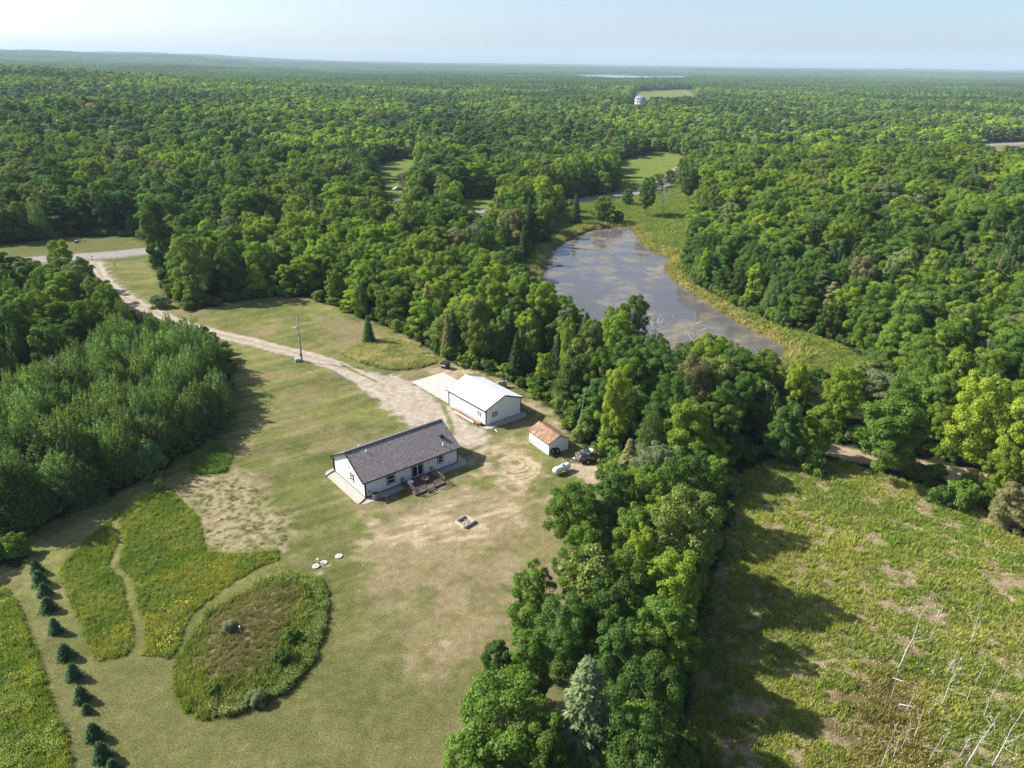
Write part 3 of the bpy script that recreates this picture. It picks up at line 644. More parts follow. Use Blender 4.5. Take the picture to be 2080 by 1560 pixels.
# marked trees of the belt behind the outbuildings
hand(B, 1155, 690, 13, 1.9, 'yg', 'tall narrow yellow-green tree with bare lower trunk behind the garage', None, 2, zc=.7)
hand(B, 1255, 790, 12, 2.6, 'yellow', 'yellow-topped maple behind the shed', None, 1, zc=.75)
hand(B, 1255, 675, 12, 3.4, 'lime', 'lime-green broad tree before the left shore of the pond', None, 0, zc=.7)
hand(B, 1290, 625, 12, 3.2, 'cool', 'open-crowned tree overhanging the pond beside the bare grey branches', None, 3, zc=.75)
hand(B, 1440, 715, 12, 3.6, 'yg', 'yellow-green spreading tree before the pond below the white snag', None, 3, zc=.75)
hand(B, 1990, 830, 13.5, 4.0, 'yellow', 'bright yellow maple over the dirt path near the right edge', None, 0, zc=.65)
hand(B, 2070, 870, 12, 3.2, 'yellow', 'second yellow maple at the right edge beside the larger one', None, 1, zc=.65)
hand(B, 1812, 872, 11.5, 4.8, 'mid', 'wide green tree with bare lower trunk between field and dirt path', None, 5, zc=.62)
hand(B, 1600, 872, 9, 3.0, 'cool', 'cool green tree over the left end of the dirt path', None, 4, zc=.6)
hand(B, 1665, 868, 8.5, 2.4, 'yg', 'slim yellow-green tree over the left end of the dirt path', None, 2, zc=.6)
hand(B, 2075, 945, 5, 1.8, 'orange', 'small orange-tinged tree at the right edge above the path', None, 4)
hand(B, 2055, 1030, 6, 2.6, 'tan', 'tan-green rounded bushy tree at the right edge of the field', None, 4, zc=.5)
hand('shrub', 1960, 1000, 3.2, 2.2, 'mid', 'leafy green shrub beside the dirt path above the field', None, 0, cat='shrub')
hand('shrub', 1915, 1005, 2.6, 1.6, 'dark', 'dark shrub left of the leafy one by the dirt path', None, 1, cat='shrub')
hand('shrub', 1650, 935, 3.0, 1.9, 'mid', 'green shrub at the top left corner of the field', None, 2, cat='shrub')
hand(B, 1715, 790, 12, 3.6, 'yg', 'yellow-green tree at the foot of the pond marsh', None, 3, zc=.7)
hand(B, 1620, 770, 11, 1.9, 'yellow', 'thin yellow-leaved tree at the tip of the pond', None, 2, zc=.75)
# lawn edge and driveway
hand('spruce_tree', 748, 672, 6.2, 1.7, 'cool', 'lone young conifer standing in the lawn right of the lamp pole', None, 1, zc=.42)
hand(B, 732, 612, 7.5, 2.0, 'pale', 'egg-shaped fresh green tree at the far lawn edge', None, 2, zc=.5)
hand(B, 318, 470, 19, 4.3, 'dark', 'tall dark oak beside the junction of driveway and road', None, 2, zc=.58)
hand(B, 395, 545, 15, 4.6, 'olive', 'big olive-leaved bushy tree at the driveway bend', None, 4, zc=.5)
hand(B, 470, 545, 14, 3.6, 'dark', 'dark tree right of the olive tree at the driveway bend', None, 0, zc=.5)
hand('shrub', 322, 612, 2.8, 2.0, 'grey', 'grey-leaved round bush on the driveway verge', None, 0, cat='shrub', zc=.5)
hand('spruce_tree', 228, 610, 7, 2.6, 'cool', 'bushy blue-green pine left of the driveway', None, 2, zc=.5)
hand(B, 125, 530, 12, 4.2, 'yg', 'rounded tree left of the driveway mouth', None, 1, zc=.6)
hand(B, 165, 570, 12, 3.6, 'dark', 'dark tree right beside the driveway mouth', None, 0, zc=.6)
hand('shrub', 322, 985, 1.6, .6, 'lime', 'lone lime-green sapling at the corner of the meadow beds', None, 1, cat='sapling', zc=.5)
# north of the pond
hand('spruce_tree', 1170, 425, 11.5, 2.6, 'spruce', 'conical dark spruce between road and pond', None, 1, zc=.45)
hand(B, 1225, 425, 9, 4.0, 'mid', 'low dome-shaped tree north of the pond beside the conical spruce', None, 4, zc=.5)
hand(B, 1315, 402, 13, 4.2, 'cool', 'open-crowned tree with bare trunk north of the pond', None, 3, zc=.55)
hand(B, 1255, 440, 4, 2.4, 'dark', 'small dark bush-like tree at the foot of the low dome tree', None, 4, zc=.5)
hand(B, 1275, 405, 6, 2.4, 'mid', 'small green tree left of the open-crowned tree by the pond meadow', None, 4, zc=.5)
hand(B, 1400, 380, 14, 4.4, 'dark', 'stout dark tree at the north end of the pond meadow', None, 3, zc=.6)
hand(B, 1385, 352, 12, 3.6, 'mid', 'mid-green tree standing behind the stout dark one at the lane', None, 0, zc=.6)
for cx, cy, H, Rr, tn in ((1010, 440, 14, 2.4, 'tan'), (1040, 440, 14, 2.8, 'spruce'), (1075, 445, 15, 3.0, 'spruce'), (1100, 430, 13, 2.8, 'cool'), (1065, 490, 11, 2.4, 'spruce'), (1030, 480, 12, 2.6, 'cool'), (1110, 460, 11, 2.2, 'spruce')):
    hand('spruce_tree', cx, cy, H, Rr, tn, 'spruce in the dark clump at the upper left of the pond', 'spruces at the head of the pond', zc=.5)
for cx, cy, H in ((1215, 352, 15), (1245, 350, 15), (1180, 362, 15), (1150, 366, 15), (1110, 370, 14)):
    hand(B, cx, cy, H, 5.0, 'mid', 'round tree along the far side of the road above the pond', 'roadside trees above the pond', 0, zc=.55)
for cx, cy in ((1340, 374), (1362, 366), (1318, 380)):
    hand(B, cx, cy, 6, 3.6, 'cool', 'low round tree hiding the road bend above the pond meadow', 'low trees at the road bend', 4, zc=.5)
# young spruces in a row
SPR = [((72, 1150), 1.9, .8), ((78, 1172), 2.2, .95), ((88, 1196), 1.8, .85), ((95, 1226), 1.9, .95), ((110, 1270), 2.0, .75), ((130, 1322), 1.9, .9), ((147, 1362), 2.0, .85), ((163, 1408), 1.9, .8), ((174, 1438), 1.1, .5), ((188, 1484), 1.9, .85), ((204, 1524), 2.1, .9), ((228, 1556), 1.8, .75)]
PLACE = ['highest in the picture, nearest the dark grove', 'second below the grove', 'third below the grove', 'fourth below the grove', 'with sparse leaning top, halfway up the row', 'sixth below the grove', 'plump, just above the middle of the row', 'just above the smallest one', 'the smallest of the row', 'just below the smallest one', 'plump, second from the bottom edge', 'at the very bottom edge']
for k, ((a, b), H, Rr) in enumerate(SPR):
    x, y = un(a, b, H*.45); HAND.append((x, y, Rr)); make_tree('young_spruce', x, y, H*.92, Rr*.9, np.array((.075, .145, .062))*random.uniform(.9, 1.15), 'young dark spruce in the meadow-edge row, '+PLACE[k], 'row of young spruces')

# dead trees
def dead_mb(H, r, seed, nb=9, lean=(0, 0), spread=.35):
    g = random.Random(seed); mb = MB(); pts = []
    for k in range(7):
        t = k/6; pts.append(Vector((lean[0]*t+g.gauss(0, .03)*H*.3*t, lean[1]*t+g.gauss(0, .03)*H*.3*t, H*t-(.2 if k == 0 else 0))))
    mb.tube(pts, [max(.015, r*(1-.88*k/6)) for k in range(7)], 6)
    for b in range(nb):
        t = g.uniform(.35, .95); k = t*6; i = int(k); p = pts[i].lerp(pts[min(i+1, 6)], k-i); a = g.uniform(0, 6.28); L = H*spread*(1.15-t)*g.uniform(.6, 1.3)
        q = p+Vector((math.cos(a)*L, math.sin(a)*L, L*g.uniform(.3, 1.0))); m_ = p.lerp(q, .5)+Vector((0, 0, -.08*L))
        mb.tube([p, m_, q], [r*.4*(1.1-t*.6), r*.25, .012], 5)
        for s in range(2):
            c = m_.lerp(q, g.random()); e = c+Vector((g.gauss(0, .4)*L, g.gauss(0, .4)*L, g.uniform(.1, .5)*L)); mb.tube([c, e], [r*.16+.01, .01], 4)
    return mb
DG_ = 'grey poles of dead trees in the field'
def dead_tree(bx, by, tx, ty, r, label, seed, nb=9, spread=.35, group=None, m=None, name='dead_tree', zb=None):
    p = un(bx, by); q = un_plane_y(tx, ty, p[1]); H = q[2]
    t = thing(name, label, 'dead tree', (p[0], p[1], tz(*p)), 0, group); HAND.append((p[0], p[1], .6))
    mb = dead_mb(H, r*(.72 if group == DG_ else 1), seed, nb, (q[0]-p[0], 0), spread); mb.build('bare_trunk', m or DEADW, t, True); return t
dead_tree(1345, 444, 1350, 365, .22, 'bare grey dead tree with fine twigs in the meadow north of the pond', 1, 34, .42)
dead_tree(1415, 755, 1412, 632, .16, 'bleached white forked snag standing before the pond', 2, 7, .3)
dead_tree(1330, 770, 1335, 640, .18, 'tangle of bare grey branches before the pond, left of the white snag', 3, 22, .45)
dead_tree(1172, 880, 1191, 785, .09, 'bare pale leaning snag right of the shed at the wood edge', 4, 1, .05)
dead_tree(1995, 800, 2008, 690, .16, 'white forked dead branches above the yellow maple', 5, 8, .35)
dead_tree(1885, 590, 1888, 515, .14, 'white broken snag in the wood right of the pond', 6, 3, .15)
dead_tree(110, 815, 100, 725, .12, 'brownish bare bush in the dark gap behind the grove', 7, 40, .5)
dead_tree(965, 540, 960, 455, .14, 'grey leafless crown in the wood left of the pond', 8, 26, .45)
for k, (bx, by, tx, ty, r_, nb_) in enumerate(((1700, 560, 1703, 505, .13, 6), (1915, 655, 1917, 610, .12, 5), (1985, 480, 2005, 395, .12, 2), (1530, 470, 1532, 418, .15, 12), (1560, 880, 1556, 775, .11, 9), (1425, 345, 1422, 295, .2, 16), (700, 520, 702, 440, .15, 22), (1030, 640, 1033, 585, .1, 12))):
    dead_tree(bx, by, tx, ty, r_, ['white leafless snag at the near edge of the wood right of the pond', 'small white snag deep in the right wood', 'slanting pale trunk high in the right wood', 'grey bare crown near the pond meadow in the right wood', 'leafless whitish tree at the corner of the field', 'pale bare tree by the far mown clearing', 'brownish bare crown amid the wood below the road', 'grey bare twigs in the wood above the garage'][k], 90+k, nb_, .3)
dead_tree(1610, 335, 1612, 278, .2, 'pale bare forked tree far behind the right wood', 9, 10, .4)
zf = lambda a, b: (1480+a/3.467, 1160+b/3.467)
DG = 'grey poles of dead trees in the field'
for k, (b, t, r, nb, lb) in enumerate([((1190,700),(1400,240),.13,7,'thickest leaning grey dead trunk left of centre of the dead group'), ((1310,720),(1510,260),.06,4,'thin grey pole just right of the thickest dead trunk'), ((1425,745),(1490,600),.05,3,'short bare pole below the thin pole in the field'), ((1705,515),(1795,190),.07,3,'tall bare pole highest up among the dead trees on the right'), ((1690,520),(1780,350),.05,3,'small bare pole crossing the foot of the tall right pole'), ((1135,915),(1200,690),.05,2,'pale thin pole at the dark brown patch'), ((1070,1387),(1190,1060),.07,6,'bent grey pole at the bottom of the dark brown patch'), ((1660,1387),(1900,1000),.12,8,'heavy grey trunk at the bottom edge right of the brown patch'), ((1850,1387),(2080,970),.12,6,'heavy grey trunk in the bottom right corner'), ((1500,950),(1640,600),.07,14,'twiggy grey dead tree in the middle of the dead group'), ((1410,1340),(1500,1170),.05,4,'short twiggy stub near the bottom edge'), ((1115,505),(1135,405),.04,3,'small bare twig farthest up the field'), ((915,480),(925,370),.03,6,'spindly leafless sapling left of the dead poles'), ((1155,570),(1200,440),.04,2,'slim stake left of the thickest dead trunk')]):
    dead_tree(*zf(*b), *zf(*t), r, lb, 20+k, nb, .22, DG)
rs_ = random.Random(3)
for k in range(16):
    a = (rs_.uniform(1000, 2050), rs_.uniform(520, 1380)); L_g = rs_.uniform(70, 240)
    dead_tree(*zf(*a), *zf(a[0]+L_g*rs_.uniform(.3, .62), a[1]-L_g), rs_.uniform(.03, .06), 'thin bare grey stem among the larger dead trees in the field', 60+k, rs_.randint(2, 8), .2, 'thin grey stems in the field')
for k, (p, q, lb) in enumerate([((1150,755),(1340,835),'fallen pole lying above the dark brown patch'), ((1200,940),(1360,995),'fallen branch lying across the dark brown patch'), ((1480,1040),(1660,1100),'long fallen pole lying right of the dark brown patch'), ((1260,1130),(1330,1120),'short broken stick on the dark brown patch')]):
    a, b = un(*zf(*p)), un(*zf(*q)); mb = MB(); mb.tube([(a[0], a[1], .06), ((a[0]+b[0])/2, (a[1]+b[1])/2+.1, .14), (b[0], b[1], .08)], [.06, .05, .03], 6)
    tag(mb.build('fallen_branch', DEADW, None, True), lb, 'branch', 'fallen branches in the field')

# ------------------------------------------------------------------ the woods
def open_sd(x, y):
    d = np.full(x.shape, 1e9)
    for poly, buf in ((YARD, .0), (FIELD, .3), (BANK, .3), (VERGE, 1.0), (LAWN2, 0), (CLEARA, 0), (CLEARB, 0), (CLEARC, 0), (HWYF, 0), (FARF, 0), (FARG, 0), (LAKE, 0), (GROVE, .5)):
        d = np.minimum(d, sd_poly(x, y, poly)-buf)
    d = np.minimum(d, sd_line(x, y, PATHL)-3.0); d = np.minimum(d, sd_line(x, y, ROADL)-5.0); d = np.minimum(d, sd_line(x, y, DRIVEL)-3.2)
    return d
WB = un(1300, 217)                                     # the white house far off
def jgrid(x0, x1, y0, y1, s, jit=.42):
    a = np.arange(x0, x1, s); b = np.arange(y0, y1, s*.866); X, Y = np.meshgrid(a, b); X = X+(np.arange(len(b)) % 2)[:, None]*s*.5
    X = X.ravel()+rng.uniform(-jit, jit, X.size)*s; Y = Y.ravel()+rng.uniform(-jit, jit, Y.size)*s; return X, Y
def wedge(X, Y, m=.86): return (np.abs(X) < Y*m+22)
# near
X, Y = jgrid(-330, 330, 12, 400, 5.0); k = wedge(X, Y); X, Y = X[k], Y[k]
Rr = rng.uniform(2.5, 4.6, len(X)); d = open_sd(X, Y); k = d > np.minimum(Rr, 2.6)*.62; X, Y, Rr, d = X[k], Y[k], Rr[k], d[k]
HX = np.array(HAND); dm = np.array([(np.hypot(HX[:, 0]-a, HX[:, 1]-b)-HX[:, 2]*.75).min() for a, b in zip(X, Y)]); k = dm > np.where(sd_poly(X, Y, P([(1195,990),(1480,990),(1390,1600),(1380,1950),(1060,1950),(1160,1300)])) < 0, -.6, Rr*.35)
stripz = P([(1195,990),(1480,990),(1470,1080),(1420,1220),(1400,1350),(1390,1600),(1380,1950),(1060,1950),(1120,1560),(1160,1300),(1185,1150)])
sz_ = sd_poly(X, Y, stripz); k &= (sz_ > 0) | (sz_ < -2.2)
X, Y, Rr, d = X[k], Y[k], Rr[k], d[k]
old = ss(170, 300, np.hypot(X, Y)); k = rng.random(len(X)) > .42*old; X, Y, Rr, d, old = X[k], Y[k], Rr[k], d[k], old[k]; Rr = Rr*(1+.42*old)
Ht = rng.uniform(7.6, 12.2, len(X))*(.86+.28*fbm(X/26, Y/26, 81))*ss(-3, 7, d+3)**.4*(1+.22*old)
Ht = np.where(sd_poly(X, Y, stripz) < 0, np.minimum(Ht, 8), Ht)
Ht = np.where(d < 4.5, Ht*rng.uniform(.62, .95, len(X)), Ht); Rr = np.where(d < 4.5, Rr*.85, Rr)
pn = fbm(X/38, Y/38, 82); yn = fbm(X/55, Y/55, 83)
con = fbm(X/45, Y/45, 84)
Kd = np.full(len(X), 0); u_ = rng.random(len(X))
Kd[u_ < .10] = 1; Kd[(u_ > .10) & (u_ < .12)] = 3; Kd[(u_ > .12) & (u_ < .14)] = 2; Kd[(con > .66) & (u_ > .45)] = 2; Kd[u_ > .88] = 4
KN = ['broadleaf_tree', 'birch_tree', 'spruce_tree', 'pine_tree', 'poplar_tree']
TN = []
for i in range(len(X)):
    r_ = random.random()
    if Kd[i] in (2, 3): TN.append('spruce' if r_ < .6 else ('cool' if r_ < .9 else 'tan'))
    elif Kd[i] == 4: TN.append('poplar')
    elif Kd[i] == 1: TN.append('olive' if r_ < .5 else 'yg')
    else:
        right = X[i] > 25+.18*Y[i]
        q = yn[i]+(.07 if right else .0)+random.gauss(0, .13)
        TN.append('yellow' if q > .80 else 'lime' if q > .70 else 'yg' if q > .60 else 'pale' if q > .53 else 'mid' if q > .40 else 'cool' if q > .33 else 'dark')
        q2 = random.random(); TN[-1] = 'olive' if q2 < .09 else 'grey' if q2 < .12 else 'tan' if q2 < .135 else TN[-1]
WHERE = [('left of the driveway', lambda x, y, px, py: px < 330 and y < 185 and x < -40), ('between road and far lawn edge', lambda x, y, px, py: y < 260 and x < un(1080, 560)[0]-.25*(y-140) and px < 820 and py < 640),
         ('along the path by the field', lambda x, y, px, py: x > 24 and y < 112), ('in the belt between buildings and pond', lambda x, y, px, py: y < 215 and px < 1800 and sd_poly(np.array([x]), np.array([y]), P([(1700,700),(2100,800),(2600,900),(2600,400),(1440,400),(1400,560)]))[0] > 0 and x > -60),
         ('in the wood right of the pond', lambda x, y, px, py: px > 1350 and y < 300), ('in the woods beyond the road', lambda x, y, px, py: True)]
# nothing that the survey shows open may be shut off by a tree: fell those in the sight line
OPENPX = [np.array(q, float) for q in ([(205,562),(225,548),(275,528),(312,560),(338,600),(372,632),(420,655),(440,690),(350,662),(270,612),(232,590)], [(10,498),(150,482),(270,486),(272,524),(170,530),(60,520),(10,528)],
    [(1112,545),(1150,488),(1290,462),(1352,524),(1422,612),(1575,702),(1505,684),(1400,672),(1335,632),(1232,602),(1165,596),(1115,572)], [(1140,422),(1280,392),(1330,384),(1320,440),(1240,448),(1150,448)], [(1332,440),(1400,410),(1385,560),(1300,470)],
    [(1268,330),(1338,308),(1382,320),(1388,345),(1290,368),(1272,352)], [(772,345),(800,330),(848,322),(836,342),(800,360),(818,402),(800,408),(775,388)], [(935,408),(1000,405),(1002,424),(940,424)], [(1992,302),(2085,290),(2085,316),(2020,318)], [(1702,925),(1790,938),(1750,945)], [(1870,958),(1990,968),(1990,985),(1880,975)], [(1440,612),(1600,690),(1740,752),(1660,742),(1520,690)], [(1283,188),(1314,188),(1312,210),(1286,210)], [(1312,184),(1396,182),(1396,190),(1320,193)])]
def blocks(X, Y, Ht, Rr, use=None):
    bad = np.zeros(len(X), bool)
    for fr in (.35, .6, .8, .97):
        px, py, w = pr(X, Y, terrain(X, Y)+Ht*fr); r_ = Rr*F/w*(.75 if fr < .9 else .35)
        for q in OPENPX: bad |= sd_poly(px, py, q) < -.0 - np.minimum(0, 0) + np.minimum(r_*.55, 16)*(0 if fr > .9 else 1)
    return bad
bad = blocks(X, Y, Ht, Rr); nearw = np.hypot(X, Y) < 420
keep = ~(bad & nearw); X, Y, Rr, Ht, d, pn, yn, con, Kd = [a[keep] for a in (X, Y, Rr, Ht, d, pn, yn, con, Kd)]; TN = [t for t, k_ in zip(TN, keep) if k_]
px, py, w = pr(X, Y, Ht*.6); size = Ht*F/w
inf = (px > -40) & (px < 2120) & (py > 60) & (py < 1640)
RANK = {}; order = np.argsort(-np.where(inf, size, 0)); ind = np.zeros(len(X), bool); left = {'broadleaf_tree': 296-COUNT.get(B, 0), 'birch_tree': 70, 'spruce_tree': 60, 'pine_tree': 25, 'poplar_tree': 70}
for i in order:
    if not inf[i]: continue
    kd = KN[Kd[i]]
    if left[kd] > 0 and size[i] > 38:
        left[kd] -= 1; ind[i] = True
        wh = next(nm for nm, f_ in WHERE if f_(X[i], Y[i], px[i], py[i]))
        sz = 'tall' if Ht[i] > 11.5 else ('low' if Ht[i] < 7.5 else 'middle-sized')
        word = {'broadleaf_tree': 'broadleaf tree', 'birch_tree': 'birch', 'spruce_tree': 'spruce', 'pine_tree': 'pine', 'poplar_tree': 'poplar'}[kd]
        t_ = make_tree(kd, X[i], Y[i], Ht[i], Rr[i]*(.62 if Kd[i] in (1, 2, 4) else 1.0), np.array(TINT[TN[i]])*random.uniform(.78, 1.2), f'{sz} {WORD[TN[i]]} {word} {wh}', f'{sz} {WORD[TN[i]]} {word}s {wh}'); RANK.setdefault(t_['group'], []).append((px[i], t_))
ORD = ['', 'second', 'third', 'fourth', 'fifth', 'sixth', 'seventh', 'eighth', 'ninth', 'tenth', 'eleventh', 'twelfth']
for gname, mem in RANK.items():
    if len(mem) == 1: del mem[0][1]['group']
    elif len(mem) <= 12:
        mem.sort(key=lambda q: q[0])
        for k_, (_, t_) in enumerate(mem): t_['label'] = t_['label']+', '+('leftmost' if k_ == 0 else 'rightmost' if k_ == len(mem)-1 else ORD[k_]+' from left')
# poplars of the grove
gX, gY = jgrid(-80, -25, 60, 150, 3.5, .48); gd = sd_poly(gX, gY, GROVE); k = gd < -1.0; gX, gY, gd = gX[k], gY[k], gd[k]
gH = np.where(gd > -3, rng.uniform(5.6, 9.0, len(gX)), rng.uniform(7.4, 11.4, len(gX)))*(.66+.66*fbm(gX/6, gY/6, 240))
def gpart(a, b, px_): return 'by the left picture edge' if px_ < 110 else 'nearest the driveway' if b > 113 else 'on the side facing the lawn' if px_ > 360 else 'above the young spruces' if b < 82 else 'in its middle'
for a, b, h, dd_ in zip(gX, gY, gH, gd):
    q = pr(a, b, h*.6)
    edge = dd_ > -3
    if q[0] > -60:
        make_tree('poplar_tree', a, b, h, random.uniform(2.1, 3.4), np.array(TINT['poplar'])*random.uniform(.7, 1.25)*np.array([random.uniform(.9, 1.15), 1, random.uniform(.8, 1.2)]), ('low' if edge else 'tall')+' upright poplar '+('at the rim of' if edge else 'inside')+' the dense grove, '+gpart(a, b, q[0]), ('low' if edge else 'tall')+' poplars of the grove, '+gpart(a, b, q[0]))
# all the rest of the woods: stuff
allm = [p['crown'] for n_ in KN for p in PROTO[n_]]; off = {}; o_ = 0
for n_ in KN: off[n_] = o_; o_ += len(PROTO[n_])
def rotz(n): r = np.zeros((n, 3)); r[:, 2] = rng.uniform(0, 6.283, n); return r
def tints(tn): return np.array([TINT[t] for t in tn])*rng.uniform(.82, 1.18, (len(tn), 1))
rest = np.where(~ind)[0]
pk = np.array([off[KN[Kd[i]]]+rng.integers(len(PROTO[KN[Kd[i]]])) for i in rest]); pd = [PROTO[KN[Kd[i]]][p_-off[KN[Kd[i]]]] for i, p_ in zip(rest, pk)]
s3 = np.array([[Rr[i]*(.62 if Kd[i] in (1, 2, 4) else 1.)/q['R']]*2+[Ht[i]/q['H']] for i, q in zip(rest, pd)])
scatter('woodland', np.column_stack([X[rest], Y[rest], terrain(X[rest], Y[rest])]), rotz(len(rest)), s3, tints([TN[i] for i in rest]), pk, allm)
# undergrowth along the wood edges
X2, Y2 = jgrid(-150, 170, 20, 320, 2.3); k = wedge(X2, Y2, .8); X2, Y2 = X2[k], Y2[k]; d2 = open_sd(X2, Y2); k = (d2 > .2) & (d2 < 4.2) & (sd_line(X2, Y2, DRIVEL) > 3.5); X2, Y2 = X2[k], Y2[k]
sc2 = rng.uniform(.45, 1.0, len(X2)); tn2 = [random.choice(['mid', 'dark', 'pale', 'mid', 'cool', 'yg', 'olive']) for _ in X2]
scatter('undergrowth', np.column_stack([X2, Y2, terrain(X2, Y2)]), rotz(len(X2)), np.column_stack([sc2, sc2, sc2*rng.uniform(.7, 1.2, len(X2))]), tints(tn2), rng.integers(0, 3, len(X2)), [p['crown'] for p in PROTO['shrub']])
# the distance
def far_tints(X, Y):
    yn = .5+(fbm(X/110, Y/110, 91)-.5)*1.25+rng.normal(size=len(X))*.11; o = np.empty((len(X), 3))
    o[:] = TINT['mid']
    for lo, t in ((.28, 'dark'), (.37, 'cool'), (.44, 'mid'), (.55, 'pale'), (.62, 'yg'), (.72, 'lime')): o[yn > lo] = TINT[t]
    o[yn < .28] = TINT['dark']; cf = fbm(X/90, Y/90, 92) > .60; o[cf & (rng.random(len(X)) < .6)] = TINT['spruce']
    q2 = rng.random(len(X)); o[q2 < .09] = TINT['olive']; o[q2 < .035] = TINT['grey']; o[q2 < .012] = TINT['tan']
    return o*rng.uniform(.7, 1.35, (len(X), 1))*1.1*np.array([1.04, 1, 1])
X3, Y3 = jgrid(-1600, 1600, 380, 1700, 8.2); r3 = np.hypot(X3, Y3); k = wedge(X3, Y3) & (Y3 > 390) & (r3 < 1750); X3, Y3 = X3[k], Y3[k]
k = (open_sd(X3, Y3) > 2.5) & (np.hypot(X3-WB[0], Y3-WB[1]) > 18) & ~((np.abs(X3-WB[0]*Y3/WB[1]) < 15) & (Y3 < WB[1]) & (Y3 > WB[1]-130)); X3, Y3 = X3[k], Y3[k]; k = ~blocks(X3, Y3, np.full(len(X3), 12.), np.full(len(X3), 5.)); X3, Y3 = X3[k], Y3[k]
h3 = rng.uniform(.62, 1.1, len(X3))*(.65+.7*fbm(X3/60, Y3/60, 93)); w3 = rng.uniform(1.0, 1.95, len(X3))
scatter('forest', np.column_stack([X3, Y3, terrain(X3, Y3)]), rotz(len(X3)), np.column_stack([w3, w3, h3]), far_tints(X3, Y3), np.where(rng.random(len(X3)) < .05, 3, rng.integers(0, 3, len(X3))), [p['crown'] for p in PROTO['far_tree']])
X4, Y4 = jgrid(-9500, 9500, 1600, 12800, 50, .3); r4 = np.hypot(X4, Y4); k = wedge(X4, Y4) & (r4 > 1700); X4, Y4, r4 = X4[k], Y4[k], r4[k]
k = (sd_poly(X4, Y4, LAKE) > 30) & (sd_poly(X4, Y4, FARF) > 30) & (rng.random(len(X4)) < np.where(r4 > 7500, .8, 1)); X4, Y4 = X4[k], Y4[k]
w4 = rng.uniform(.95, 1.25, len(X4))
t4 = np.array([TINT['cool']])*1.0*(.45+1.1*fbm(X4/330, Y4/330, 95))[:, None]*rng.uniform(.85, 1.15, (len(X4), 1))*np.array([1.05, 1, .85])
scatter('distant_forest', np.column_stack([X4, Y4, terrain(X4, Y4)]), rotz(len(X4)), np.column_stack([w4, w4, rng.uniform(.8, 1.25, len(X4))*(.75+.5*fbm(X4/300, Y4/300, 96))]), t4, rng.integers(0, 3, len(X4)), [p['crown'] for p in PROTO['canopy_patch']])

# ------------------------------------------------------------------ grass and herbs that stand up
def fill(poly, dens, margin=0.0):
    lo, hi = poly.min(0), poly.max(0); lo = np.maximum(lo, (-75, 22)); hi = np.minimum(hi, (130, 420)); n = int((hi-lo).prod()*dens)
    x = rng.uniform(lo[0], hi[0], n); y = rng.uniform(lo[1], hi[1], n); k = sd_poly(x, y, poly) < -margin; return x[k], y[k]
TUF = [p['crown'] for p in PROTO['tuft']]+[p['crown'] for p in PROTO['short_tuft']]+[p['crown'] for p in PROTO['herb']]
def grass(name, sets):
    xs, ys, ss_, ts, pk = [], [], [], [], []
    for x, y, sc, tint, picks in sets:
        xs.append(x); ys.append(y); ss_.append(sc*rng.uniform(.7, 1.3, len(x))); ts.append(tint); pk.append(np.array(picks)[rng.integers(0, len(picks), len(x))])
    x, y, s_ = np.hstack(xs), np.hstack(ys), np.hstack(ss_)
    scatter(name, np.column_stack([x, y, terrain(x, y)]), rotz(len(x)), np.column_stack([s_*1.2, s_*1.2, s_]), np.vstack(ts), np.hstack(pk), TUF)
def gt(x, y, a, b, sc, seed, ex=1.0):
    t = np.clip((fbm(x/sc, y/sc, seed)-.3)/.4, 0, 1)[:, None]; return (np.array(a)*(1-t)+np.array(b)*t)*rng.uniform(.75, 1.3, (len(x), 1))*ex*1.42
sets = []
for poly in (BEDA, BEDB):
    x, y = fill(poly, 22, .1); sets.append((x, y, .62, gt(x, y, (.13, .185, .03), (.24, .24, .05), 3, 201), [0, 1, 2]))
    x, y = fill(poly, 4, .2); k = fbm(x/3, y/3, 202) > .45; x, y = x[k], y[k]; sets.append((x, y, .5, gt(x, y, (.11, .16, .03), (.18, .2, .04), 2, 203), [6, 7, 8]))
x, y = fill(STRIPM, 18); sets.append((x, y, .9, gt(x, y, (.13, .18, .03), (.25, .26, .045), 2.5, 204), [0, 1, 2]))
x, y = fill(STRIPM, 5); k = fbm(x/2, y/2, 230) > .5; x, y = x[k], y[k]; sets.append((x, y, .75, gt(x, y, (.10, .16, .03), (.20, .23, .04), 1.2, 205), [6, 7, 8]))
x, y = fill(MOUND, 15, .1); dc = sd_poly(x, y, MOUNDC); t = ss(1.5, -1.5, dc+(fbm(x/1.5, y/1.5, 206)-.5)*4)[:, None]
sets.append((x, y, np.where(t[:, 0] > .5, .6, .95), gt(x, y, (.11, .16, .03), (.20, .21, .045), 2, 207)*(1-t)+gt(x, y, (.20, .165, .08), (.15, .15, .05), 1.2, 208)*.8*t*1.25, [0, 1, 2]))
ring = (lambda p: (p[0], p[1]))(fill(MOUND, 16, .05)); dd_ = sd_poly(ring[0], ring[1], MOUND); k = (dd_ > -1.1-1.2*rng.random(len(dd_))**2) & ((ring[0] > -27) | (ring[1] < 44)) & (rng.random(len(dd_)) < .75); x, y = ring[0][k], ring[1][k]
sets.append((x, y, .72, gt(x, y, (.11, .16, .035), (.19, .21, .065), 1.0, 209), [6, 7, 8, 0, 1, 2]))
x, y = fill(WEEDS, 9); sets.append((x, y, 1.2, gt(x, y, (.20, .21, .07), (.36, .31, .16), 2, 210), [0, 1, 2]))
x, y = fill(GROVEM, 14); sets.append((x, y, .9, gt(x, y, (.09, .15, .03), (.14, .19, .04), 2, 211), [0, 1, 2]))
x, y = fill(STUB, 5); k = fbm(x/.55, y/.5, 75, 4) < .47; x, y = x[k], y[k]; sets.append((x, y, .6, gt(x, y, (.14, .14, .05), (.24, .21, .10), 1, 212), [3, 4, 5]))
grass('meadow_grass', sets)
sets = []
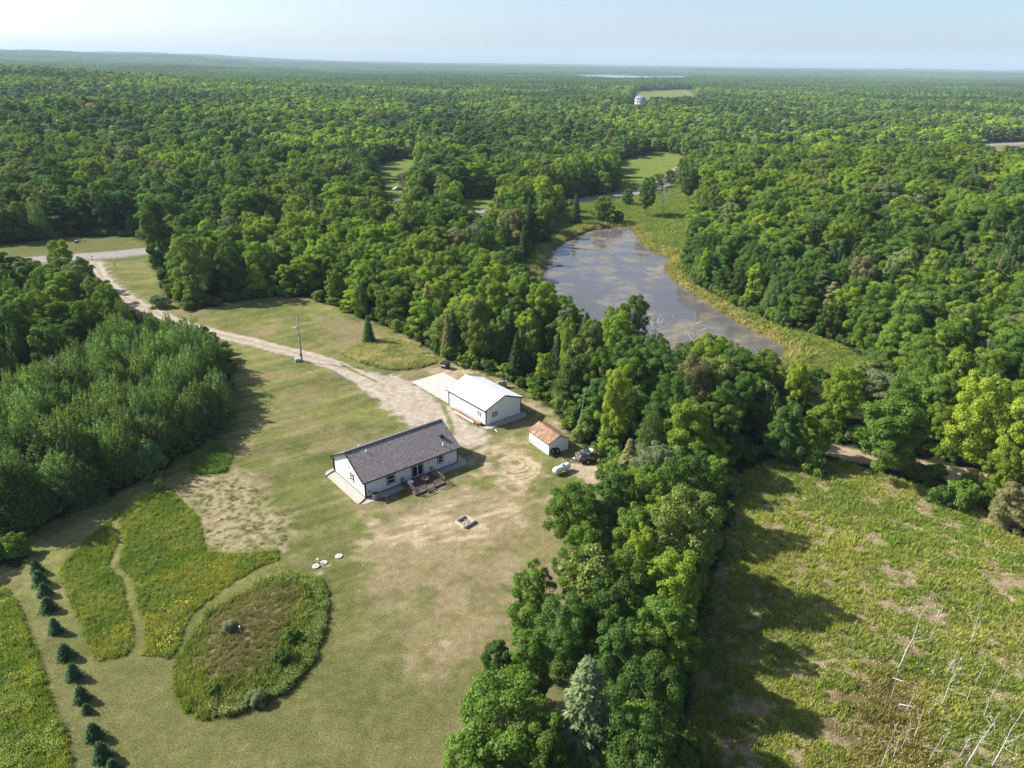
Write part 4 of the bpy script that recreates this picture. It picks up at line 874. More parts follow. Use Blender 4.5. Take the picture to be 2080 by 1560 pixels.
x, y = fill(FIELD, 9, .2); f_ = fbm(x/1.9, y/1.5, 61, 5)*.75+.125; k = (rng.random(len(x)) < .08+.92*ss(.66, .48, f_)) ; x, y = x[k], y[k]
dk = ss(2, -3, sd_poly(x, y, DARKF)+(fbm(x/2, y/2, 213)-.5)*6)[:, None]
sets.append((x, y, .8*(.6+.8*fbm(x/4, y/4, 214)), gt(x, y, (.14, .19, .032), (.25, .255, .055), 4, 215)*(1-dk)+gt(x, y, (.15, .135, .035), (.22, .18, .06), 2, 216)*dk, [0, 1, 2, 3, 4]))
x, y = fill(FIELD, 1.6, .2); sets.append((x, y, .8, gt(x, y, (.33, .27, .16), (.42, .35, .22), 3, 217), [3, 4, 5]))
grass('field_grass', sets)
sets = []
x, y = fill(BANK, 2.2); dp = sd_poly(x, y, POND); k = (dp > .3) & (sd_line(x, y, ROADL) > 5); x, y, dp = x[k], y[k], dp[k]
w_ = ss(6, 1, dp)[:, None]; sets.append((x, y, np.where(dp < 5, 1.6, .9), gt(x, y, (.12, .18, .03), (.20, .22, .05), 5, 220)*(1-w_)+gt(x, y, (.20, .19, .05), (.28, .24, .09), 4, 221)*w_, [0, 1, 2]))
x, y = fill(P([(205,560),(215,545),(300,524),(325,560),(335,600),(390,636),(330,620),(270,590),(235,575)]), 2.5); sets.append((x, y, 1.2, gt(x, y, (.13, .20, .03), (.24, .27, .04), 4, 222), [0, 1, 2, 6]))
grass('bank_grass', sets)
# yellow flower heads in the beds
fx, fy = [], []
for a, b, n_, r_ in ((360, 1240, 60, 1.2), (345, 1290, 70, 1.3), (345, 1315, 60, .9), (385, 1230, 20, .5), (235, 1290, 16, 1.0), (460, 1160, 26, 1.3), (440, 1165, 14, .8), (560, 1180, 40, 2.0), (600, 1185, 25, 1.2), (60, 1500, 20, 2.5), (30, 1420, 20, 3)):
    q = un(a, b); fx.append(q[0]+rng.normal(size=n_)*r_*.6); fy.append(q[1]+rng.normal(size=n_)*r_*.6)
fx, fy = np.hstack(fx), np.hstack(fy); n_ = len(fx); V, Q = leaf_quads(np.column_stack([fx, fy, terrain(fx, fy)+rng.uniform(.5, .8, n_)]), np.tile([0, 0, 1.], (n_, 1))+rng.normal(size=(n_, 3))*.3, rng.uniform(.07, .15, n_), .8)
link('yellow_flowers', quads_mesh('yellow_flowers', V, Q, mat('flower yellow', (.62, .54, .05), .8, .1)), kind='stuff')
# ------------------------------------------------------------------ materials of the made things
WHITE = noisy('white siding', (.80, .81, .82), (.74, .75, .76), 3, .6, .3)
WHITEM = noisy('white painted steel', (.84, .85, .86), (.80, .81, .82), 1.2, .38, .4)
BLACK = mat('black trim', (.018, .018, .020), .5, .4)
FRAME = mat('white window frame', (.80, .80, .78), .5, .4)
GLASS = mat('dark window glass', (.012, .014, .016), .06, .6)
SHING = noisy('grey shingles', (.17, .145, .14), (.30, .262, .25), 3.2, .92, .15, .5, 8, (1.6, .8, 1), .34, .68, ((.40, .36, .34), 5, .58, .70))
DECKW = noisy('brown deck timber', (.105, .082, .074), (.16, .125, .112), 5, .85, .15, .2, 5, (.3, 3, 1))
DECKD = noisy('dark deck rail timber', (.10, .068, .052), (.165, .115, .09), 6, .85, .15)
CONC = noisy('pale concrete', (.42, .395, .365), (.50, .47, .44), 1.1, .85, .15, .05, 6)
RUST = noisy('rusty brown shingles', (.19, .11, .07), (.31, .20, .135), 1.6, .9, .1, .3, 8, (1, 1, 1), .3, .7, ((.35, .26, .185), .8, .52, .7))
STONE = noisy('grey field stone', (.30, .28, .26), (.50, .47, .44), 4, .9, .1)
PEBBLE = noisy('pale pinkish gravel bed', (.33, .285, .25), (.47, .41, .365), 7, .95, .1, .6, 7)
RUBBER = mat('black rubber', (.02, .02, .02), .8, .2)
STEEL = mat('galvanised steel', (.42, .43, .44), .45, .4, .6)
PVC = mat('white pvc', (.82, .82, .80), .45, .4)
GREENB = mat('grey-green cabinet paint', (.33, .40, .37), .5, .4)
TANKW = noisy('white tank paint', (.80, .81, .80), (.72, .73, .71), 1.5, .35, .45)
TARP = noisy('black tarpaulin', (.012, .012, .014), (.05, .05, .055), 3, .42, .5, .6)
REDST = mat('faded red steel', (.46, .22, .22), .6, .3)
ORANGE = mat('faded orange paint', (.50, .21, .10), .6, .3)
def gable(mb, x0, x1, y0, y1, zb, ze, zr, along='x'):
    """walls with gables; ridge along x or y"""
    if along == 'x':
        m = (y0+y1)/2
        V = [(x0,y0,zb),(x1,y0,zb),(x1,y1,zb),(x0,y1,zb),(x0,y0,ze),(x1,y0,ze),(x1,y1,ze),(x0,y1,ze),(x0,m,zr),(x1,m,zr)]
        return mb.add(V, [(0,1,5,4),(2,3,7,6),(1,2,6,9,5),(3,0,4,8,7),(4,5,9,8),(6,7,8,9)])
    m = (x0+x1)/2
    V = [(x0,y0,zb),(x1,y0,zb),(x1,y1,zb),(x0,y1,zb),(x0,y0,ze),(x1,y0,ze),(x1,y1,ze),(x0,y1,ze),(m,y0,zr),(m,y1,zr)]
    return mb.add(V, [(0,1,5,8,4),(1,2,6,5),(2,3,7,9,6),(3,0,4,7),(5,6,9,8),(7,4,8,9)])
def roof_slabs(mb, a0, a1, e0, e1, ze, zr, th, along='x'):
    m = (e0+e1)/2
    def pt(a, e, z): return (a, e, z) if along == 'x' else (e, a, z)
    for e in (e0, e1):
        V = [pt(a0, e, ze), pt(a1, e, ze), pt(a1, m, zr), pt(a0, m, zr), pt(a0, e, ze-th), pt(a1, e, ze-th), pt(a1, m, zr-th), pt(a0, m, zr-th)]
        F_ = [(0,1,2,3),(7,6,5,4),(0,4,5,1),(1,5,6,2),(3,7,4,0)]
        flip = (e == e0) != (along == 'x')
        mb.add(V, [f[::-1] if flip else f for f in F_])
    return mb
def at(o, x, y, z, rz=0): o.location = (x, y, z); o.rotation_euler = (0, 0, rz); return o
def ring(mb, w, h, t, d0, d1, x0=0, z0=0):
    mb.box(x0, x0+t, d0, d1, z0, z0+h); mb.box(x0+w-t, x0+w, d0, d1, z0, z0+h); mb.box(x0+t, x0+w-t, d0, d1, z0, z0+t); mb.box(x0+t, x0+w-t, d0, d1, z0+h-t, z0+h); return mb
def window(parent, x, y, z, rz, w, h, trim=.09, split='h', name='window'):
    """seen from its -y side; x, y, z is its lower left corner"""
    o = at(ring(MB(), w, h, trim, -.07, .05).build(name, BLACK, parent), x, y, z, rz)
    f = ring(MB(), w-2*trim, h-2*trim, .085, -.055, .05, trim, trim)
    iw, ih = w-2*trim, h-2*trim
    if split == 'h': f.box(trim+.085, w-trim-.085, -.05, .05, trim+ih*.5-.03, trim+ih*.5+.03)
    else: f.box(trim+iw*.5-.06, trim+iw*.5+.06, -.05, .05, trim+.085, h-trim-.085)
    f.build('frame', FRAME, o)
    MB().box(trim+.08, w-trim-.08, -.012, .04, trim+.08, h-trim-.08).build('pane', GLASS, o)
    return o

# ------------------------------------------------------------------ the house
house = thing('house', 'white single-storey house with long grey shingled gable roof and black trim', 'house', (*HF, 0), HA)
L_, D_ = 15.0, 8.75
gable(MB(), 0, L_, 0, D_, -.15, 2.6, 5.0).build('wall', WHITE, house)
MB().box(-.03, L_+.03, -.03, D_+.03, -.15, .16).build('foundation_trim', BLACK, house)
rf = roof_slabs(MB(), -.38, L_+.38, -.30, D_+.30, 2.56, 5.18, .12).build('roof', SHING, house)
MB().bar((-.4, D_/2, 5.2), (L_+.4, D_/2, 5.2), .30, .07).build('ridge_cap', mat('dark ridge shingles', (.06, .056, .058), .9), rf)
fm = MB()
for xx in (-.40, L_+.40):
    for e in (-.30, D_+.30): fm.bar((xx, e, 2.46), (xx, D_/2, 5.09), .05, .22)
fm.build('rake_trim', BLACK, house)
for e in (-.36, D_+.36): MB().box(-.42, L_+.42, e-.055, e+.055, 2.40, 2.53).build('gutter', BLACK, house)
cm = MB()
for xx in (0, L_):
    for yy in (0, D_): cm.box(xx-.06, xx+.06, yy-.06, yy+.06, .17, 2.5)
cm.build('corner_trim', BLACK, house)
window(house, 3.25, -.02, .72, 0, 1.35, 1.5); window(house, 11.55, -.02, 1.0, 0, 1.05, 1.3)
window(house, -.02, 3.0+1.0, .95, -math.pi/2, 1.0, 1.25)
window(house, 7.2, -.03, .30, 0, 2.0, 1.92, .08, 'v', 'sliding_door')
window(house, 11, D_+.02, .9, math.pi, 1.3, 1.2); window(house, 4.4, D_+.02, .9, math.pi, 1.3, 1.2)
MB().box(.44, .70, -.13, -.01, .68, 1.05).build('electric_meter', STEEL, house)
MB().box(13.5, 13.66, -.07, -.01, .46, .60).build('wall_vent', BLACK, house)
for xx in (6.2, 10.1): MB().box(xx-.07, xx+.07, -.14, -.01, 1.72, 1.95).build('wall_lamp', STEEL, house)
MB().box(-.1, -.01, 4.0, 4.25, 2.9, 3.1).build('gable_vent', STEEL, house)
sl_ = (5.18-2.56)/(D_/2+.30)
rz_ = lambda v: 2.56+(v+.30)*sl_ if v < D_/2 else 2.56+(D_+.30-v)*sl_
for uu, vv in ((2.38, 3.48), (13.15, .8), (2.2, 5.2), (13.2, 5.4)):
    q = MB(); q.lathe([(.14, 0), (.09, .08), (.06, .1), (.06, .42)], 10, (uu, vv, rz_(vv)-.02)); q.build('vent_pipe', PVC, rf, True)
MB().box(13.45, 13.95, 1.75, 2.2, rz_(1.97)-.1, rz_(1.97)+.32).build('roof_vent', BLACK, rf)
ds = MB(); ds.tube([(-.36, D_+.32, 2.42), (-.12, D_+.10, 2.1), (-.12, D_+.08, .2)], .065, 8); ds.tube([(-.12, D_+.08, .16), (-.8, D_-.1, .1), (-1.75, D_-.5, .06)], .07, 8); ds.build('downspout', BLACK, house)
ds = MB(); ds.box(-.12, .10, -.17, -.04, .12, 2.42); ds.tube([(-.08, -.1, .14), (-.8, -.55, .1), (-1.35, -.75, .06)], .07, 8); ds.build('downspout', BLACK, house)
def arc_poly(x0, x1, y0, y1, r, n=7):
    out = []
    for cx_, cy_, a0 in ((x1-r, y1-r, 0), (x0+r, y1-r, 90), (x0+r, y0+r, 180), (x1-r, y0+r, 270)):
        for k in range(n): a = R_(a0+90*k/(n-1)); out.append((cx_+r*math.cos(a), cy_+r*math.sin(a)))
    return out
def local_sheet(name, pts, org, ang, z, m, thick=.05):
    c, s = math.cos(ang), math.sin(ang); w_ = [(org[0]+a*c-b*s, org[1]+a*s+b*c) for a, b in pts]; n = len(w_)
    V = [(a, b, tz(a, b)+z) for a, b in w_]+[(a, b, tz(a, b)+z-thick-.1) for a, b in w_]
    return obj(name, V, [tuple(range(n))]+[(k, k+n, (k+1) % n+n, (k+1) % n) for k in range(n)], m, None, False, 'structure')
local_sheet('gravel_border', arc_poly(-1.55, L_+1.3, -1.25, D_+.9, 1.2), HF, HA, .03, PEBBLE)
# deck
deck = thing('deck', 'low brown timber deck with dark railing and steps at the back of the house', 'deck', (*HF, 0), HA)
b_ = MB(); y = -3.7
while y < -.12: b_.box(5.5, 10.25, y, y+.132, .255, .30); y += .142
b_.build('deck_boards', DECKW, deck, kind='stuff')
MB().box(5.5, 10.25, -3.78, -3.705, .02, .27).box(5.44, 5.498, -3.78, -.1, .02, .27).box(10.252, 10.31, -3.78, -.1, .02, .27).build('skirt_board', DECKW, deck)
POSTS = [(5.5, -.16), (5.5, -1.9), (5.5, -3.7), (7.22, -3.7), (8.5, -3.7), (10.25, -3.7), (10.25, -1.9), (10.25, -.16)]
for a, b in POSTS: MB().box(a-.055, a+.055, b-.055, b+.055, -.1, 1.12).build('post', DECKD, deck)
for p, q in ((0, 1), (1, 2), (2, 3), (4, 5), (5, 6), (6, 7)):
    for z, w, h in ((1.15, .15, .045), (.72, .045, .11)):
        A, C_ = POSTS[p], POSTS[q]; MB().bar((A[0], A[1], z), (C_[0], C_[1], z), w, h).build('rail', DECKD, deck)
for k, z in enumerate((.20, .08)): MB().box(7.28, 8.44, -4.06-.30*k, -3.80-.30*k, z-.04, z).build('step', DECKW, deck)
for xx in (7.25, 8.47): MB().bar((xx, -3.75, .22), (xx, -4.42, .02), .05, .16).build('stringer', DECKD, deck)
def hl(u_, v_): return (HF[0]+hu[0]*u_+hv[0]*v_, HF[1]+hu[1]*u_+hv[1]*v_)
t = thing('fire_table', 'round tan fire table with dark bowl standing on the deck', 'table', (*hl(8.25, -1.75), .30), HA)
MB().lathe([(.24, 0), (.28, .05), (.24, .42), (.26, .46)], 14).build('base', noisy('brown table base', (.30, .15, .08), (.2, .1, .06), 4), t, True)
MB().lathe([(.30, .46), (.56, .48), (.56, .56), (.20, .57)], 20).build('tabletop', noisy('tan wood', (.42, .28, .15), (.32, .2, .11), 5), t)
MB().lathe([(.19, .55), (.21, .585), (.14, .6)], 14).build('bowl', BLACK, t, True)
t = thing('storage_tub', 'pale grey-green rounded tub with open top beside the sliding door', 'tub', (*hl(6.1, -1.5), .30), HA)
MB().lathe([(.26, 0), (.34, .05), (.36, .55), (.40, .60), (.40, .66), (.33, .66), (.31, .30)], 16).build('body', mat('pale green plastic', (.42, .52, .47), .5), t, True)
MB().lathe([(.41, .655), (.41, .69), (.35, .69), (.345, .65)], 16).build('rim', PVC, t)
t = thing('air_conditioner', 'grey round air conditioner unit on the gravel at the house corner', 'air conditioner', (*hl(.95, -.95), .03), HA)
MB().lathe([(.40, 0), (.43, .05), (.43, .72), (.46, .76), (.46, .82), (.38, .83)], 18).build('casing', noisy('grey-green enamel', (.36, .38, .35), (.28, .30, .28), 3), t, True)
MB().lathe([(.36, .80), (.36, .845), (.1, .85)], 14).build('top_grille', BLACK, t)
fins = MB()
for k in range(18): a = 2*math.pi*k/18; fins.bar((.44*math.cos(a), .44*math.sin(a), .1), (.44*math.cos(a), .44*math.sin(a), .7), .03)
fins.build('guard_bars', STEEL, t)
tag(MB().lathe([(.06, 0), (.06, .45), (.075, .46), (.075, .55)], 10, (*hl(2.05, -1.9), 0)).build('vent_pipe', PVC, None, True), 'small white plastic pipe stub in the turf near the air conditioner', 'pipe')

# ------------------------------------------------------------------ the garage
gar = thing('garage', 'white garage with white metal roof and black trim beside the concrete pad', 'garage', (*GF, 0), GA)
GW, GL = 7.4, 10.0
gable(MB(), 0, GW, 0, GL, -.15, 2.93, 4.30, 'y').build('wall', WHITEM, gar)
gr_ = roof_slabs(MB(), -.32, GL+.32, -.36, GW+.36, 2.90, 4.46, .09, 'y').build('roof', WHITEM, gar)
MB().bar((GW/2, -.33, 4.47), (GW/2, GL+.33, 4.47), .34, .05).build('ridge_cap', WHITEM, gr_)
sm = MB(); s2 = 0
k = -.2
while k < GL+.3:
    sm.bar((-.34, k, 2.915), (GW/2-.1, k, 4.44), .035, .03); sm.bar((GW+.34, k, 2.915), (GW/2+.1, k, 4.44), .035, .03); k += .92
sm.build('roof_seam', WHITEM, gr_)
fm = MB()
for yy in (-.34, GL+.34):
    for e in (-.38, GW+.38): fm.bar((e, yy, 2.81), (GW/2, yy, 4.39), .05, .2)
fm.build('rake_trim', BLACK, gar)
for e in (-.40, GW+.40): MB().box(e-.03, e+.03, -.34, GL+.34, 2.74, 2.89).build('eave_trim', BLACK, gar)
cm = MB()
for xx in (0, GW):
    for yy in (0, GL): cm.box(xx-.075, xx+.075, yy-.075, yy+.075, -.1, 2.9)
cm.build('corner_trim', BLACK, gar)
rib = MB(); k = .45
while k < GW: rib.box(k-.02, k+.02, -.022, .0, .0, 2.7); k += .92
k = .45
while k < GL: rib.box(-.022, .0, k-.02, k+.02, .0, 2.66); k += .92
rib.build('wall_ribs', WHITEM, gar)
for a in (1.30, 1.86): window(gar, a, -.03, 1.12, 0, .5, .82, .03, 'h')
for a in (2.30, 1.76): window(gar, -.03, a, 1.15, -math.pi/2, .46, .78, .03, 'h')
dr_ = at(ring(MB(), 1.0, 2.1, .07, -.05, .02).build('door', FRAME, gar), -.03, 8.9, .05, -math.pi/2)
MB().box(.07, .93, -.035, .02, .07, 2.03).build('leaf', WHITE, dr_); MB().box(.82, .87, -.09, -.035, .95, 1.1).build('handle', STEEL, dr_)
dr_ = at(ring(MB(), 1.15, 2.2, .05, -.05, .02).build('door', FRAME, gar), -.03, 7.75, .05, -math.pi/2)
MB().box(.05, 1.1, -.035, .02, .05, 2.15).build('leaf', WHITE, dr_)
od = at(ring(MB(), 4.9, 2.4, .08, -.05, .02).build('overhead_door', FRAME, gar), 6.15, GL+.03, .02, math.pi)
for k in range(4): MB().box(.08, 4.82, -.035, .02, .09+k*.565, .64+k*.565).build('door_panel', WHITE, od)
def gl(u_, v_): return (GF[0]+gu[0]*u_+gv[0]*v_, GF[1]+gu[1]*u_+gv[1]*v_)
local_sheet('concrete_pad', [(.15, 10.06), (7.25, 10.06), (7.25, 21.9), (.3, 22.0)], GF, GA, .06, CONC)
bed = [(-.95, -.4), (-.55, -1.05), (.4, -1.45), (1.4, -1.4), (4.0, -1.5), (6.8, -1.7), (7.7, -1.35), (8.0, -.5), (7.6, .3), (7.5, -.02), (-.1, -.02), (-.1, 4.0), (-.9, 3.6)]
local_sheet('stone_bed', bed, GF, GA, .03, PEBBLE)
def stone_scatter(name, pts):
    mb = MB(); g = random.Random(5)
    for a, b in pts:
        s = g.uniform(.07, .17); V = []
        for k in range(8): V.append((a+s*((k & 1)*2-1)*g.uniform(.6, 1.1), b+s*((k >> 1 & 1)*2-1)*g.uniform(.6, 1.1), tz(a, b)+.02+(s*.9 if k > 3 else -.03)*g.uniform(.7, 1.1)))
        mb.add(V, [(2,3,1,0),(4,5,7,6),(0,1,5,4),(1,3,7,5),(3,2,6,7),(2,0,4,6)])
    return mb.build(name, STONE, None, False, 'stuff')
pts = []
bp_ = np.array(bed)
while len(pts) < 420:
    a, b = random.uniform(-.9, 8), random.uniform(-1.7, 0)
    if sd_poly(np.array([a]), np.array([b]), bp_)[0] < -.1 and a > .5: pts.append(gl(a, b))
stone_scatter('field_stones', pts)
# things along the garage wall
for k, (du, z) in enumerate(((-.38, .08), (-.62, .08), (-.5, .36))):
    mb = MB()
    for zz in (z, z+.24): mb.bar((0, -2.35, zz), (0, 2.35, zz), .05)
    for j in range(12): s0 = -2.3+j*.38; mb.bar((0, s0, z), (0, s0+.19, z+.24), .025); mb.bar((0, s0+.19, z+.24), (0, s0+.38, z), .025)
    o = mb.build('steel_truss', REDST); o.location = (*gl(du, 4.9), 0); o.rotation_euler = (0, 0, GA)
    tag(o, ['red lattice truss on the ground nearest the garage wall', 'red lattice truss on the ground farther from the garage wall', 'red lattice truss lying on top of the two others'][k], 'truss', 'red trusses along the garage wall')
o = MB().bar((0, -2.5, .10), (0, 2.5, .10), .12, .16).build('white_beam', WHITE); o.location = (*gl(-.92, 4.6), 0); o.rotation_euler = (0, 0, GA); tag(o, 'long white beam lying in front of the red trusses', 'beam')
def torus(mb, R1, r1, o=(0, 0, 0), n=18, m_=8, tilt=None):
    b = len(mb.V)
    for i in range(n):
        a = 2*math.pi*i/n
        for j in range(m_):
            c = 2*math.pi*j/m_; v = Vector(((R1+r1*math.cos(c))*math.cos(a), (R1+r1*math.cos(c))*math.sin(a), r1*math.sin(c)))
            if tilt: v = tilt @ v
            mb.V.append((v.x+o[0], v.y+o[1], v.z+o[2]))
    for i in range(n):
        for j in range(m_): mb.F.append((b+i*m_+j, b+((i+1) % n)*m_+j, b+((i+1) % n)*m_+(j+1) % m_, b+i*m_+(j+1) % m_))
    return mb
t = thing('garden_cart', 'low orange cart with four dark wheels parked at the garage corner', 'cart', (*gl(-.62, 1.25), .03), GA+math.pi/2)
MB().box(-.55, .5, -.28, .28, .32, .38).box(-.55, .5, -.28, -.24, .38, .5).box(-.55, .5, .24, .28, .38, .5).build('tray', ORANGE, t)
MB().bar((.5, 0, .3), (.85, 0, .42), .05).build('drawbar', BLACK, t)
for a in (-.4, .38):
    for b in (-.36, .36): o = torus(MB(), .16, .07, (0, 0, 0), 14, 7, Matrix.Rotation(math.pi/2, 3, 'X')).build('wheel', RUBBER, t, True); o.location = (a, b, .22)
t = tag(torus(MB(), .27, .12, (0, 0, .12)).build('tyre', RUBBER, None, True), 'black tyre lying flat by the garage corner', 'tyre'); t.location = (*gl(-.45, .35), .03)
tag(MB().bar((*gl(.35, -1.9), .06), (*gl(.05, -2.7), .06), .09).build('white_post', PVC), 'short white post lying in the grass off the garage corner', 'post')
t = thing('wooden_crate', 'pale grey slatted crate standing behind the garage by the trees', 'crate', (*gl(11.5, 9.6), 0), GA-.5)
for k in range(6): MB().box(-.8, .8, -.03, .03, .06+k*.2, .23+k*.2).build('slat', GREYW, t)
for k in (-.75, 0, .75): MB().box(k-.05, k+.05, .03, .55, 0, 1.25).build('upright', GREYW, t)
# waste container
t = thing('dumpster', 'black dumpster with white markings on its side near the wood edge', 'dumpster', (*un(905, 748), 0), R_(-28))
MB().add([(-.62,-.45,.12),(.62,-.45,.12),(.62,.45,.12),(-.62,.45,.12),(-.78,-.6,1.05),(.78,-.6,1.05),(.78,.6,1.15),(-.78,.6,1.15)], [(3,2,1,0),(0,1,5,4),(1,2,6,5),(2,3,7,6),(3,0,4,7),(4,5,6,7)]).build('bin_body', mat('dark bin steel', (.03, .028, .028), .55), t)
MB().add([(-.82,-.66,1.06),(.82,-.66,1.06),(.82,.64,1.17),(-.82,.64,1.17),(-.82,-.66,1.12),(.82,-.66,1.12),(.82,.64,1.26),(-.82,.64,1.26)], [(3,2,1,0),(4,5,6,7),(0,1,5,4),(1,2,6,5),(2,3,7,6),(3,0,4,7)]).build('lid', BLACK, t)
MB().add([(-.60,-.58,.62),(.30,-.58,.62),(.33,-.605,.86),(-.62,-.605,.86),(-.60,-.56,.62),(.30,-.56,.62)], [(0,1,2,3)]).build('white_panel', PVC, t)
for a in (-.5, .5):
    for b in (-.35, .35): MB().lathe([(.07, -.03), (.07, .03)], 10, (a, b, .07), 'x').build('caster', RUBBER, t)
for a in (-.74, .74): MB().box(a-.06, a+.06, -.25, .25, .62, .74).build('fork_pocket', BLACK, t)

# ------------------------------------------------------------------ shed and what stands by it
shed = thing('shed', 'small white shed with rusty brown roof at the wood edge', 'shed', (*SF, 0), SA)
SW, SL_ = 3.55, 5.0
gable(MB(), 0, SW, 0, SL_, -.15, 2.0, 2.82, 'y').build('wall', WHITE, shed)
roof_slabs(MB(), -.22, SL_+.22, -.24, SW+.24, 1.98, 2.98, .07, 'y').build('roof', RUST, shed)
fm = MB()
for yy in (-.23, SL_+.23):
    for e in (-.25, SW+.25): fm.bar((e, yy, 1.90), (SW/2, yy, 2.91), .04, .12)
for e in (-.26, SW+.26): fm.box(e-.02, e+.02, -.23, SL_+.23, 1.86, 1.95)
fm.build('fascia', mat('dark brown fascia', (.055, .035, .025), .7), shed)
cm = MB()
for xx in (0, SW):
    for yy in (0, SL_): cm.box(xx-.04, xx+.04, yy-.04, yy+.04, -.1, 1.96)
cm.build('corner_trim', WHITE, shed)
sdx = at(ring(MB(), 1.7, 1.8, .08, -.04, .02).build('door', WHITE, shed), SW+.03, 1.6, .05, math.pi/2); MB().box(.08, 1.62, -.03, .02, .08, 1.72).build('leaf', WHITE, sdx)
def sl2(u_, v_): return (SF[0]+su[0]*u_+sv[0]*v_, SF[1]+su[1]*u_+sv[1]*v_)
for k, (a, b, R1, tl, lb) in enumerate(((.75, -.30, .46, 68, 'large black tyre leaning against the shed gable'), (1.25, -.42, .44, 62, 'second black tyre leaning right of the large one'), (.55, -.75, .33, 15, 'worn tyre lying flat at the foot of the leaning tyres'))):
    o = torus(MB(), R1, .14, (0, 0, 0), 18, 8, Matrix.Rotation(R_(tl), 3, 'X')).build('tyre', RUBBER, None, True); o.location = (*sl2(a, b), R1*math.sin(R_(tl))+.12); o.rotation_euler = (0, 0, SA); tag(o, lb, 'tyre', 'tyres by the shed')
tr = thing('utility_trailer', 'dark steel trailer with drawbar piled with junk under black tarpaulin', 'trailer', (10.85, 90.75, 0), R_(12))
MB().box(-1.2, 1.2, -.95, .95, .48, .56).build('bed', mat('rusty dark steel', (.07, .045, .04), .8), tr)
TM = noisy('worn trailer panels', (.13, .09, .08), (.22, .17, .15), 3, .8)
for a, b, c, d in ((-1.2, -1.15, -.95, .95), (1.15, 1.2, -.95, .95), (-1.15, 1.15, -.95, -.9), (-1.15, 1.15, .9, .95)): MB().box(a, b, c, d, .561, 1.05).build('side_panel', TM, tr)
MB().bar((-1.2, -.55, .50), (-2.7, 0, .45), .09).bar((-1.2, .55, .50), (-2.7, 0, .45), .09).bar((-2.7, 0, .45), (-3.05, 0, .48), .1).bar((-2.55, 0, .0), (-2.55, 0, .6), .07).build('drawbar', DECKD, tr)
MB().box(-1.75, -1.5, -.1, .12, .5, .68).build('battery_box', PVC, tr)
for b in (-1.08, 1.08):
    w_ = torus(MB(), .26, .10, (0, 0, 0), 16, 8, Matrix.Rotation(math.pi/2, 3, 'X')).build('wheel', RUBBER, tr, True); w_.location = (.15, b, .36)
    MB().lathe([(.18, -.05), (.18, .05)], 12, (0, 0, 0), 'x').build('rim', STEEL, w_).rotation_euler = (0, 0, math.pi/2)
    MB().box(-.3, .6, b-.12, b+.12, .76, .80).build('mudguard', BLACK, tr)
n_ = 22; V = []; g = np.random.default_rng(9); hx = g.uniform(0, 1, (5, 3))
for i in range(n_+1):
    for j in range(n_+1):
        a, b = -1.14+2.28*i/n_, -.9+1.8*j/n_; h = .22+.75*float(fbm(np.array([a*1.3+9]), np.array([b*1.3]), 88, 4)[0])*(1.05+.25*a)
        e = min(1, 6*min(i, n_-i, j, n_-j)/n_+.25); V.append((a, b, .85+h*e))
Q_ = [(i*(n_+1)+j, (i+1)*(n_+1)+j, (i+1)*(n_+1)+j+1, i*(n_+1)+j+1) for i in range(n_) for j in range(n_)]
tp = obj('tarpaulin', V, Q_, TARP); tp.location = (10.85, 90.75, 0); tp.rotation_euler = (0, 0, R_(12)); tag(tp, 'crumpled black tarpaulin heaped over the trailer load', 'tarpaulin')
for k, (a, b, c, d, lb) in enumerate(((.95, .35, .45, .3, 'white scrap sheet sticking up at the rear of the trailer load'), (1.0, -.15, .35, .25, 'small white carton at the rear of the trailer load'))):
    o = MB().box(-c/2, c/2, -d/2, d/2, 0, .07 if k == 0 else .3).build(['scrap_sheet', 'carton'][k], PVC); o.location = (10.85+a*.98-b*.2, 90.75+b*.98+a*.2, 1.62 if k == 0 else 1.5); o.rotation_euler = (.3, -.25, .6*k); tag(o, lb, ['sheet', 'carton'][k])
# gas tank
tk = thing('gas_tank', 'white horizontal propane tank with rounded ends standing on the grass', 'gas tank', (7.25, 87.35, 0), R_(38))
prof = [(.0, -1.52)]+[(.5*math.sin(a), -1.12-.42*math.cos(a)) for a in np.linspace(.2, math.pi/2, 7)]+[(.5, 0)]+[(.5*math.cos(a), 1.12+.42*math.sin(a)) for a in np.linspace(0, 1.37, 7)]+[(.0, 1.54)]
MB().lathe([(max(a, .01), h) for a, h in prof], 24, (0, 0, .72), 'x').build('shell', TANKW, tk, True)
MB().lathe([(.17, 1.17), (.19, 1.2), (.19, 1.33), (.12, 1.40), (.02, 1.41)], 14, (.15, 0, 0)).build('dome_cover', mat('grey dome', (.45, .47, .5), .4), tk, True)
for a in (-.85, .85): MB().add([(a-.06,-.42,0),(a+.06,-.42,0),(a+.06,.42,0),(a-.06,.42,0),(a-.06,-.40,.42),(a+.06,-.40,.42),(a+.06,.40,.42),(a-.06,.40,.42)], [(3,2,1,0),(4,5,6,7),(0,1,5,4),(1,2,6,5),(2,3,7,6),(3,0,4,7)]).build('support', CONC, tk)
